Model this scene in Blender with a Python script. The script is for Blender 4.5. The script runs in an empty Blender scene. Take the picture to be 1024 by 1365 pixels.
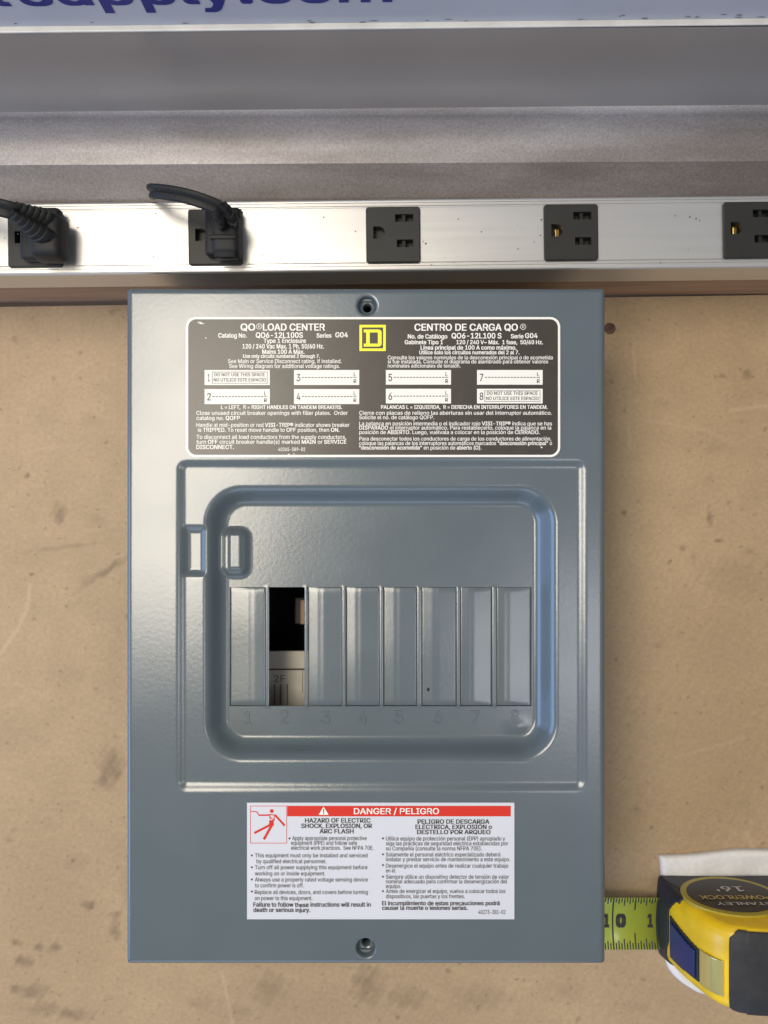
import bpy, bmesh, math, random
import numpy as np
from mathutils import Vector, Matrix
random.seed(7); np.random.seed(7)
SC = bpy.context.scene
COL = SC.collection
R = math.radians

# ---------------------------------------------------------------- scale
# working unit u = 1/72 inch; the front of the panel lies 3.8 in above the bench
U = 0.0254 / 72.0
ZF = 274.0                    # panel front height
CD = 1105.0                   # camera height above the panel front
CZ = ZF + CD
CX, CY = 512.0, 682.5

def k_at(z): return (CZ - z) / CD
def wx(px, z=ZF): return (px - CX) * k_at(z)
def wy(py, z=ZF): return (CY - py) * k_at(z)

# ---------------------------------------------------------------- camera
cam = bpy.data.cameras.new('camera'); cam_o = bpy.data.objects.new('camera', cam); COL.objects.link(cam_o)
cam.sensor_fit = 'VERTICAL'; cam.sensor_height = 24.0; cam.lens = 24.0 * 1105.0 / 1365.0
cam.clip_start = 0.01; cam.clip_end = 50
cam_o.location = (0, 0, CZ * U)
SC.camera = cam_o

# ---------------------------------------------------------------- light
world = bpy.data.worlds.new('World'); SC.world = world; world.use_nodes = True
wn = world.node_tree.nodes; wl = world.node_tree.links
bg = wn['Background']; bg.inputs['Strength'].default_value = 1.0
tc = wn.new('ShaderNodeTexCoord'); sep = wn.new('ShaderNodeSeparateXYZ'); ramp = wn.new('ShaderNodeValToRGB')
wl.new(tc.outputs['Generated'], sep.inputs[0]); wl.new(sep.outputs['Z'], ramp.inputs[0]); wl.new(ramp.outputs[0], bg.inputs[0])
ramp.color_ramp.elements[0].position = 0.0; ramp.color_ramp.elements[0].color = (0.17, 0.20, 0.26, 1)
ramp.color_ramp.elements[1].position = 1.0; ramp.color_ramp.elements[1].color = (0.39, 0.39, 0.38, 1)

def area(name, loc, target, size, size_y, power, color):
    l = bpy.data.lights.new(name, 'AREA'); l.shape = 'RECTANGLE'; l.size = size; l.size_y = size_y
    l.energy = power; l.color = color
    o = bpy.data.objects.new(name, l); COL.objects.link(o); o.location = loc
    d = Vector(target) - Vector(loc); o.rotation_euler = d.to_track_quat('-Z', 'Y').to_euler()
    return o
area('ceiling_lamp', (-0.35, 0.10, 1.10), (0, 0, 0.1), 0.62, 0.34, 9.4, (1.0, 0.90, 0.75))
area('ceiling_lamp', (0.36, -0.23, 1.10), (0, 0, 0.1), 0.26, 0.22, 1.0, (0.95, 0.93, 1.0))
area('offscreen_blue_light', (-2.3, -0.5, 0.75), (0, 0, 0.1), 1.6, 1.1, 30, (0.30, 0.52, 1.0))
area('offscreen_blue_light', (-0.3, -2.4, 0.75), (0, 0, 0.1), 1.6, 1.1, 10, (0.58, 0.72, 1.0))  # unseen lamp added for blue clothing reflected from the viewer's side

SC.view_settings.view_transform = 'Standard'; SC.view_settings.look = 'None'
SC.view_settings.exposure = 0.12; SC.view_settings.gamma = 1.0; SC.view_settings.use_curve_mapping = False

# ---------------------------------------------------------------- materials
def nt_new(name):
    m = bpy.data.materials.new(name); m.use_nodes = True
    n = m.node_tree.nodes; l = m.node_tree.links
    return m, n, l, n['Principled BSDF']

def mat(name, col, rough=0.5, metal=0.0, spec=0.5, nscale=0.0, namp=0.0, bump=0.0, bscale=900.0, coat=0.0, stretch=None, rvar=0.0):
    m, n, l, p = nt_new(name)
    p.inputs['Base Color'].default_value = (*col, 1); p.inputs['Roughness'].default_value = rough
    p.inputs['Metallic'].default_value = metal; p.inputs['Specular IOR Level'].default_value = spec
    p.inputs['Coat Weight'].default_value = coat
    t = n.new('ShaderNodeTexCoord'); src = t.outputs['Object']
    if stretch:
        mp = n.new('ShaderNodeMapping'); mp.inputs['Scale'].default_value = stretch
        l.new(src, mp.inputs[0]); src = mp.outputs[0]
    if namp > 0 or rvar > 0:
        nz = n.new('ShaderNodeTexNoise'); nz.inputs['Scale'].default_value = nscale; nz.inputs['Detail'].default_value = 6
        l.new(src, nz.inputs['Vector'])
        if namp > 0:
            mr = n.new('ShaderNodeMapRange'); mr.inputs[1].default_value = 0.3; mr.inputs[2].default_value = 0.7
            mr.inputs[3].default_value = 1 - namp; mr.inputs[4].default_value = 1 + namp
            l.new(nz.outputs['Fac'], mr.inputs[0])
            mx = n.new('ShaderNodeMix'); mx.data_type = 'RGBA'; mx.blend_type = 'MULTIPLY'
            mx.inputs['Factor'].default_value = 1
            mx.inputs['A'].default_value = (*col, 1); l.new(mr.outputs[0], mx.inputs['B'])
            l.new(mx.outputs['Result'], p.inputs['Base Color'])
        if rvar > 0:
            m2 = n.new('ShaderNodeMapRange'); m2.inputs[1].default_value = 0.3; m2.inputs[2].default_value = 0.7
            m2.inputs[3].default_value = rough - rvar; m2.inputs[4].default_value = rough + rvar
            l.new(nz.outputs['Fac'], m2.inputs[0]); l.new(m2.outputs[0], p.inputs['Roughness'])
    if bump > 0:
        b = n.new('ShaderNodeBump'); b.inputs['Strength'].default_value = bump; b.inputs['Distance'].default_value = 0.0002
        nb = n.new('ShaderNodeTexNoise'); nb.inputs['Scale'].default_value = bscale; nb.inputs['Detail'].default_value = 2
        l.new(src, nb.inputs['Vector']); l.new(nb.outputs['Fac'], b.inputs['Height']); l.new(b.outputs[0], p.inputs['Normal'])
    return m

PAINT = mat('grey_enamel', (0.089, 0.114, 0.130), 0.24, spec=0.75, nscale=30, namp=0.03, bump=0.17, bscale=520, rvar=0.02)
DARKBOX = mat('black_plastic_base', (0.005, 0.005, 0.006), 0.6, spec=0.25)
OFFWHITE = mat('ivory_plastic', (0.42, 0.40, 0.34), 0.5, nscale=200, namp=0.05)
MARKS = mat('moulded_grey_marks', (0.16, 0.145, 0.11), 0.5)
COPPER = mat('copper_bar', (0.30, 0.20, 0.13), 0.5, metal=0.3)
GREYPL = mat('grey_plastic', (0.045, 0.045, 0.045), 0.5)
PLATE = mat('dark_brown_label_print', (0.040, 0.033, 0.026), 0.34, nscale=150, namp=0.10, bump=0.06, bscale=500)
WHITEP = mat('white_label_print', (0.80, 0.79, 0.74), 0.42)
FIELD = mat('write_in_field_print', (0.78, 0.77, 0.72), 0.5)
BLACKP = mat('black_label_print', (0.020, 0.020, 0.022), 0.5)
GREYP = mat('grey_label_print', (0.028, 0.028, 0.032), 0.5)
YELLOWP = mat('yellow_emblem_print', (0.85, 0.78, 0.02), 0.4)
PAPERL = mat('white_warning_label', (0.58, 0.60, 0.66), 0.38, nscale=40, namp=0.02)
REDP = mat('red_label_print', (0.58, 0.030, 0.018), 0.5, spec=0.25)
ALU = mat('brushed_aluminium', (0.63, 0.62, 0.60), 0.36, metal=0.85, nscale=40, namp=0.02, stretch=(0.3, 9, 9), rvar=0.015)
RUBBER = mat('black_moulded_rubber', (0.010, 0.010, 0.010), 0.6, spec=0.35, nscale=120, namp=0.15, bump=0.1, bscale=1500)
OUTLET = mat('black_outlet_plastic', (0.018, 0.018, 0.016), 0.5, spec=0.4, nscale=90, namp=0.12, bump=0.10, bscale=2500)
BRASS = mat('brass_contact', (0.36, 0.25, 0.08), 0.35, metal=1.0)
TYEL = mat('yellow_tape_case', (0.76, 0.50, 0.014), 0.32, nscale=70, namp=0.13, bump=0.04, bscale=900)
TBLK = mat('black_tape_grip', (0.020, 0.020, 0.022), 0.62, nscale=150, namp=0.2, bump=0.35, bscale=2600)
TNAVY = mat('navy_rubber_bumper', (0.013, 0.016, 0.028), 0.5, bump=0.2, bscale=2200)
TBLUE = mat('blue_lock_lever', (0.010, 0.024, 0.115), 0.30)
TLENS = mat('glossy_yellow_lens', (0.62, 0.55, 0.20), 0.13, metal=0.55, coat=1.0)
TDISC = mat('dark_disc_label', (0.018, 0.014, 0.017), 0.45)
TDISCY = mat('olive_ring_print', (0.40, 0.32, 0.03), 0.45)
SILVERP = mat('silver_print', (0.50, 0.48, 0.48), 0.4)
GOLDP = mat('gold_print', (0.50, 0.38, 0.10), 0.4)
BLADE = mat('lime_blade', (0.34, 0.40, 0.05), 0.22, nscale=80, namp=0.06)
TOWEL = mat('white_paper_towel', (0.74, 0.73, 0.72), 0.9, spec=0.1, nscale=500, namp=0.05, bump=1.0, bscale=420)
WOOD = mat('brown_wood', (0.34, 0.205, 0.12), 0.7, nscale=25, namp=0.25, bump=0.2, bscale=300, stretch=(0.4, 5, 5))
SCREWM = mat('rusty_screw_head', (0.11, 0.06, 0.04), 0.55, metal=0.3, nscale=600, namp=0.4)
STEEL = mat('satin_grey_steel', (0.56, 0.55, 0.53), 0.22, metal=0.62, nscale=12, namp=0.04, rvar=0.03)
LIP = mat('bright_trim', (0.62, 0.60, 0.55), 0.4, nscale=100, namp=0.08)
SIGNM = mat('lilac_sign_face', (0.44, 0.455, 0.51), 0.4, nscale=25, namp=0.05)
SIGNT = mat('blue_sign_lettering', (0.012, 0.020, 0.18), 0.4)
DIRT = mat('brown_grime', (0.17, 0.14, 0.11), 0.8)
ENCL = mat('grey_enclosure_enamel', (0.12, 0.145, 0.157), 0.35, bump=0.15, bscale=700)

def galv():
    m, n, l, p = nt_new('galvanised_steel')
    t = n.new('ShaderNodeTexCoord')
    n1 = n.new('ShaderNodeTexNoise'); n1.inputs['Scale'].default_value = 14; n1.inputs['Detail'].default_value = 4
    mp = n.new('ShaderNodeMapping'); mp.inputs['Scale'].default_value = (0.5, 2.2, 2.2)
    l.new(t.outputs['Object'], mp.inputs[0]); l.new(mp.outputs[0], n1.inputs['Vector'])
    n2 = n.new('ShaderNodeTexNoise'); n2.inputs['Scale'].default_value = 800; n2.inputs['Detail'].default_value = 5; n2.inputs['Roughness'].default_value = 0.7
    l.new(t.outputs['Object'], n2.inputs['Vector'])
    r1 = n.new('ShaderNodeValToRGB'); l.new(n1.outputs['Fac'], r1.inputs[0])
    r1.color_ramp.elements[0].position = 0.35; r1.color_ramp.elements[0].color = (0.20, 0.178, 0.170, 1)
    r1.color_ramp.elements[1].position = 0.68; r1.color_ramp.elements[1].color = (0.385, 0.368, 0.375, 1)
    mr = n.new('ShaderNodeMapRange'); mr.inputs[1].default_value = 0.3; mr.inputs[2].default_value = 0.7
    mr.inputs[3].default_value = 0.70; mr.inputs[4].default_value = 1.3; l.new(n2.outputs['Fac'], mr.inputs[0])
    mx = n.new('ShaderNodeMix'); mx.data_type = 'RGBA'; mx.blend_type = 'MULTIPLY'; mx.inputs['Factor'].default_value = 0.8
    l.new(r1.outputs[0], mx.inputs['A']); l.new(mr.outputs[0], mx.inputs['B']); l.new(mx.outputs['Result'], p.inputs['Base Color'])
    p.inputs['Metallic'].default_value = 0.35; p.inputs['Roughness'].default_value = 0.5
    b = n.new('ShaderNodeBump'); b.inputs['Strength'].default_value = 0.35; b.inputs['Distance'].default_value = 0.0002
    l.new(n2.outputs['Fac'], b.inputs['Height']); l.new(b.outputs[0], p.inputs['Normal'])
    return m
GALV = galv()

def hardboard():
    m, n, l, p = nt_new('worn_hardboard')
    t = n.new('ShaderNodeTexCoord'); o = t.outputs['Object']
    big = n.new('ShaderNodeTexNoise'); big.inputs['Scale'].default_value = 9; big.inputs['Detail'].default_value = 5
    fin = n.new('ShaderNodeTexNoise'); fin.inputs['Scale'].default_value = 420; fin.inputs['Detail'].default_value = 4; fin.inputs['Roughness'].default_value = 0.7
    mid = n.new('ShaderNodeTexNoise'); mid.inputs['Scale'].default_value = 60; mid.inputs['Detail'].default_value = 6
    for q in (big, fin, mid): l.new(o, q.inputs['Vector'])
    r = n.new('ShaderNodeValToRGB'); l.new(big.outputs['Fac'], r.inputs[0])
    r.color_ramp.elements[0].position = 0.33; r.color_ramp.elements[0].color = (0.385, 0.275, 0.160, 1)
    r.color_ramp.elements[1].position = 0.68; r.color_ramp.elements[1].color = (0.440, 0.318, 0.190, 1)
    def mul(a, fac, lo, hi, w, p0=0.3, p1=0.7):
        mr = n.new('ShaderNodeMapRange'); mr.inputs[1].default_value = p0; mr.inputs[2].default_value = p1
        mr.inputs[3].default_value = lo; mr.inputs[4].default_value = hi; l.new(fac, mr.inputs[0])
        mx = n.new('ShaderNodeMix'); mx.data_type = 'RGBA'; mx.blend_type = 'MULTIPLY'; mx.inputs['Factor'].default_value = w
        l.new(a, mx.inputs['A']); l.new(mr.outputs[0], mx.inputs['B']); return mx.outputs['Result']
    c = mul(r.outputs[0], mid.outputs['Fac'], 0.95, 1.05, 1)
    c = mul(c, fin.outputs['Fac'], 0.88, 1.10, 1)
    # dark fibre specks
    vo = n.new('ShaderNodeTexNoise'); vo.inputs['Scale'].default_value = 260; vo.inputs['Detail'].default_value = 1
    l.new(o, vo.inputs['Vector']); c = mul(c, vo.outputs['Fac'], 0.72, 1.0, 1, 0.22, 0.33)
    at = n.new('ShaderNodeAttribute'); at.attribute_name = 'stain_and_dulling'
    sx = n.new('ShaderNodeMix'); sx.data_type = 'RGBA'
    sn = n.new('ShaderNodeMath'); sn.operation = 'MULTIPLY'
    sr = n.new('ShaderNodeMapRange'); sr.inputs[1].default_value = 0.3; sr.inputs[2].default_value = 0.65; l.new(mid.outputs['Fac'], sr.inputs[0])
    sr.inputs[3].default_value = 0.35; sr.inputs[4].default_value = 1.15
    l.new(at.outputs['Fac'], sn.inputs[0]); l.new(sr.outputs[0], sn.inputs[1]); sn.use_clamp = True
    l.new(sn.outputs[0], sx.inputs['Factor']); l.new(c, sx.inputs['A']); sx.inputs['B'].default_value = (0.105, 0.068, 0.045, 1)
    a2 = n.new('ShaderNodeAttribute'); a2.attribute_name = 'scratch'
    s2 = n.new('ShaderNodeMix'); s2.data_type = 'RGBA'
    l.new(a2.outputs['Fac'], s2.inputs['Factor']); l.new(sx.outputs['Result'], s2.inputs['A']); s2.inputs['B'].default_value = (0.62, 0.46, 0.32, 1)
    l.new(s2.outputs['Result'], p.inputs['Base Color'])
    p.inputs['Roughness'].default_value = 0.55; p.inputs['Specular IOR Level'].default_value = 0.35
    b = n.new('ShaderNodeBump'); b.inputs['Strength'].default_value = 0.15; b.inputs['Distance'].default_value = 0.0002
    l.new(fin.outputs['Fac'], b.inputs['Height']); l.new(b.outputs[0], p.inputs['Normal'])
    return m
HARD = hardboard()

# ---------------------------------------------------------------- builders
ORG = {}
def tag(o, label, cat, group=None):
    o['label'] = label; o['category'] = cat
    if group: o['group'] = group
    return o

def empty(name, loc, rz=0.0):
    o = bpy.data.objects.new(name, None); COL.objects.link(o); o.empty_display_size = 0.02
    o.location = Vector(loc) * U; o.rotation_euler = (0, 0, rz); ORG[o.name] = Vector(loc)
    return o

class MB:
    def __init__(s): s.v = []; s.f = []
    def add(s, vs, fs):
        b = len(s.v); s.v += [tuple(q) for q in vs]; s.f += [tuple(b + i for i in f) for f in fs]; return s
    def box(s, x0, x1, y0, y1, z0, z1):
        return s.add([(x0,y0,z0),(x1,y0,z0),(x1,y1,z0),(x0,y1,z0),(x0,y0,z1),(x1,y0,z1),(x1,y1,z1),(x0,y1,z1)],
                     [(3,2,1,0),(4,5,6,7),(0,1,5,4),(1,2,6,5),(2,3,7,6),(3,0,4,7)])
    def rbox(s, x0, x1, y0, y1, z0, z1, r=1.0, seg=2, rot=None, taper=None):
        bm = bmesh.new(); bmesh.ops.create_cube(bm, size=1)
        for v in bm.verts:
            tz = v.co.z
            v.co = Vector(((x0+x1)/2 + v.co.x*(x1-x0), (y0+y1)/2 + v.co.y*(y1-y0), (z0+z1)/2 + v.co.z*(z1-z0)))
            if taper and tz > 0:
                v.co.x = (x0+x1)/2 + (v.co.x-(x0+x1)/2)*taper; v.co.y = (y0+y1)/2 + (v.co.y-(y0+y1)/2)*taper
        bmesh.ops.bevel(bm, geom=bm.edges[:], offset=r, segments=seg, profile=0.5, affect='EDGES')
        if rot: bmesh.ops.transform(bm, matrix=rot, verts=bm.verts)
        bm.verts.index_update()
        s.add([v.co[:] for v in bm.verts], [[v.index for v in f.verts] for f in bm.faces]); bm.free(); return s
    def lathe(s, prof, cx, cy, z=0, n=32, cap=False):
        b = len(s.v)
        for (r, h) in prof:
            for i in range(n):
                a = 2*math.pi*i/n; s.v.append((cx + r*math.cos(a), cy + r*math.sin(a), z + h))
        for j in range(len(prof)-1):
            for i in range(n):
                i2 = (i+1) % n
                s.f.append((b+j*n+i, b+(j+1)*n+i, b+(j+1)*n+i2, b+j*n+i2))
        if cap: s.f.append(tuple(b+(len(prof)-1)*n+i for i in range(n)))
        return s
    def poly(s, pts, z, h=0.0):
        """flat polygon (x,y list, CCW), extruded down by h"""
        n = len(pts); b = len(s.v)
        s.v += [(x, y, z) for x, y in pts]; s.f.append(tuple(b+i for i in range(n)))
        if h:
            s.v += [(x, y, z-h) for x, y in pts]
            for i in range(n):
                j = (i+1) % n; s.f.append((b+i, b+n+i, b+n+j, b+j))
        return s
    def tube(s, path, radii, n=12, flat=None, up=(0,0,1)):
        b = len(s.v); P = [Vector(p) for p in path]; up = Vector(up)
        for i, p in enumerate(P):
            t = (P[min(i+1, len(P)-1)] - P[max(i-1, 0)]).normalized()
            a = t.cross(up)
            if a.length < 1e-4: a = t.cross(Vector((0,1,0)))
            a.normalize(); c = a.cross(t).normalized()
            r = radii[i] if isinstance(radii, (list, tuple)) else radii
            for q in range(n):
                an = 2*math.pi*q/n
                if flat: rr = (r*flat*math.cos(an), r*(0.75+0.25*abs(math.cos(an))**0.5 if False else 1)*math.sin(an))
                else: rr = (r*math.cos(an), r*math.sin(an))
                s.v.append(tuple(p + a*rr[0] + c*rr[1]))
        for i in range(len(P)-1):
            for q in range(n):
                q2 = (q+1) % n
                s.f.append((b+i*n+q, b+i*n+q2, b+(i+1)*n+q2, b+(i+1)*n+q))
        s.f.append(tuple(b+q for q in reversed(range(n)))); s.f.append(tuple(b+(len(P)-1)*n+q for q in range(n)))
        return s
    def build(s, name, m, parent=None, origin=None, smooth=False, angle=40):
        """vertices are in scene units u; with origin they are local to it"""
        po = ORG.get(parent.name, Vector()) if parent else Vector()
        og = Vector(origin) if origin is not None else po
        va = np.array(s.v, dtype=np.float64) - np.array(og)
        me = bpy.data.meshes.new(name); me.from_pydata((va*U).tolist(), [], s.f); me.update()
        me.materials.append(m)
        return link(name, me, parent, og, smooth, angle)

def link(name, me, parent, og, smooth=False, angle=40):
    o = bpy.data.objects.new(name, me); COL.objects.link(o)
    ORG[o.name] = Vector(og)
    if parent: o.parent = parent; o.location = (Vector(og) - ORG[parent.name]) * U
    else: o.location = Vector(og) * U
    if smooth:
        me.polygons.foreach_set('use_smooth', [True]*len(me.polygons))
        if angle < 180: me.set_sharp_from_angle(angle=R(angle))
    return o

# ---- flat lettering from the built-in font, as meshes
FC = bpy.data.curves.new('lettering', 'FONT'); FO = bpy.data.objects.new('lettering', FC); FC.resolution_u = 2
try:      # the sans face that ships inside Blender itself; the built-in one serves if it is absent
    import os
    FC.font = bpy.data.fonts.load(os.path.join(bpy.utils.system_resource('DATAFILES', path='fonts'), 'Inter.woff2'))
except Exception:
    pass
from mathutils.geometry import interpolate_bezier, tessellate_polygon
def outlines(s):
    """closed outline loops of one line of lettering, as (x, y) lists"""
    c = FC.copy(); c.body = s; c.size = 1; o = bpy.data.objects.new('outline', c); COL.objects.link(o)
    for q in bpy.context.selected_objects: q.select_set(False)
    o.select_set(True); bpy.context.view_layer.objects.active = o
    bpy.ops.object.convert(target='CURVE')
    o = bpy.context.view_layer.objects.active; loops = []
    for sp in o.data.splines:
        P = []
        if sp.type == 'BEZIER':
            bp = sp.bezier_points; n = len(bp)
            for i in range(n):
                p, q = bp[i], bp[(i+1) % n]
                straight = p.handle_right_type == 'VECTOR' and q.handle_left_type == 'VECTOR'
                if not straight:
                    L = (q.co-p.co).length
                    if L > 1e-9:
                        a_ = (p.handle_right-p.co).cross(q.co-p.co).length + (q.handle_left-p.co).cross(q.co-p.co).length
                        straight = a_ < 0.004*L
                P += [v.xy[:] for v in (interpolate_bezier(p.co, p.handle_right, q.handle_left, q.co, 4)[:-1] if not straight else [p.co])]
        else: P = [v.co.xy[:] for v in sp.points]
        out = []
        for v in P:
            if not out or math.hypot(v[0]-out[-1][0], v[1]-out[-1][1]) > 2e-4: out.append(v)
        if len(out) > 2 and math.hypot(out[0][0]-out[-1][0], out[0][1]-out[-1][1]) < 2e-4: out.pop()
        if len(out) > 2: loops.append(out)
    d = o.data; bpy.data.objects.remove(o)
    return loops
def sarea(L): return sum(L[i][0]*L[(i+1)%len(L)][1]-L[(i+1)%len(L)][0]*L[i][1] for i in range(len(L)))/2
def inside(p, L):
    r_ = False
    for i in range(len(L)):
        (x1, y1), (x2, y2) = L[i], L[(i+1) % len(L)]
        if (y1 > p[1]) != (y2 > p[1]) and p[0] < (x2-x1)*(p[1]-y1)/(y2-y1)+x1: r_ = not r_
    return r_
def glyphs(s, bold):
    loops = [(l, sarea(l)) for l in outlines(s)]; loops = [q for q in loops if abs(q[1]) > 1e-5]
    sgn = 1 if max(loops, key=lambda q: abs(q[1]))[1] > 0 else -1
    outer = [[l, abs(a), []] for l, a in loops if a*sgn > 0]
    for l, a in loops:
        if a*sgn < 0:
            c_ = [o for o in outer if inside(l[0], o[0])]
            if c_: min(c_, key=lambda o: o[1])[2].append(l)
    vs, f = [], []
    for li_, (l, a, hs_) in enumerate(outer):
        rings = [[Vector((x, y, 0.05*(li_ % 7))) for x, y in q] for q in [l]+hs_]; b_ = len(vs); flat = [p for r_ in rings for p in r_]
        vs += [p[:] for p in flat]
        for t in tessellate_polygon(rings):
            p, q, r_ = (flat[i] for i in t); cr = (q.x-p.x)*(r_.y-p.y)-(q.y-p.y)*(r_.x-p.x)
            f.append(tuple(b_+i for i in (t if cr > 0 else t[::-1])))
    v = np.array(vs) if vs else np.zeros((0,3))
    if bold > 0.012 and len(v):          # bold: struck several times, a hair apart in both directions and in height
        vv, fs = [], []
        for q, (a, b) in enumerate([(-1,-.5),(1,.5)] if bold < 0.024 else [(-1,-.5),(1,-.5),(-1,.5),(1,.5),(0,0)]):
            w_ = v.copy(); w_[:,0] += a*bold*0.55; w_[:,1] += b*bold*0.5; w_[:,2] += q
            fs += [tuple(i+q*len(v) for i in g) for g in f]; vv.append(w_)
        v = np.concatenate(vv); f = fs
    return v, f
CAP = float(glyphs('H', 0)[0][:,1].max())
def text(mb, s, x0, x1, base, cap, z, bold=0.0, fmap=None, wallmap=False):
    """one line fitted between px columns x0..x1 on baseline row base, cap height in px; **..** marks bold runs"""
    runs = s.split('**'); plain = ''.join(runs)
    v, f = glyphs(plain, bold); mn, mx = v[:,0].min(), v[:,0].max(); sc = (x1-x0)/(mx-mn)
    pieces = []
    if len(runs) == 1: pieces = [(v, f)]
    else:
        pre = ''
        for i, r_ in enumerate(runs):
            if not r_.strip(): pre += r_; continue
            st = r_.lstrip(); pre += r_[:len(r_)-len(st)]
            a, _ = glyphs((pre + st).rstrip(), bold); g, fg = glyphs(st.rstrip(), 0.034 if i % 2 else bold)
            g = g.copy(); g[:,0] += a[:,0].max() - g[:,0].max(); pieces.append((g, fg)); pre += st
    sy = cap / CAP
    for g, fg in pieces:
        X = x0 + (g[:,0]-mn)*sc; Y = g[:,1]*sy
        H = g[:,2]*0.03
        if fmap: pts = [(p[0], p[1] - (dz_ if wallmap else 0), p[2] + (0 if wallmap else dz_)) for p, dz_ in ((fmap(x, y), h_) for x, y, h_ in zip(X, Y, H))]
        else: pts = [(wx(x, z), wy(base, z) + y*k_at(z), z + h_) for x, y, h_ in zip(X, Y, H)]
        mb.add(pts, fg)
    return mb

def prect(mb, x0, y0, x1, y1, z, h=0.0):      # rectangle given by px corners on height z
    X0, X1, Y0, Y1 = wx(x0, z), wx(x1, z), wy(y1, z), wy(y0, z)
    return mb.poly([(X0,Y0),(X1,Y0),(X1,Y1),(X0,Y1)], z, h)
def rr_pts(x0, y0, x1, y1, r, n=8):
    out = []
    for cx_, cy_, a0 in ((x1-r,y1-r,0),(x0+r,y1-r,90),(x0+r,y0+r,180),(x1-r,y0+r,270)):
        for i in range(n+1):
            a = R(a0 + 90*i/n); out.append((cx_+r*math.cos(a), cy_+r*math.sin(a)))
    return out
def prline(mb, x0, y0, x1, y1, w, z):         # line as a thin quad, px
    a = Vector((wx(x0,z), wy(y0,z))); b = Vector((wx(x1,z), wy(y1,z))); d = (b-a).normalized(); nrm = Vector((-d.y, d.x))*w*k_at(z)/2
    return mb.poly([tuple(a-nrm), tuple(b-nrm), tuple(b+nrm), tuple(a+nrm)], z)

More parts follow.
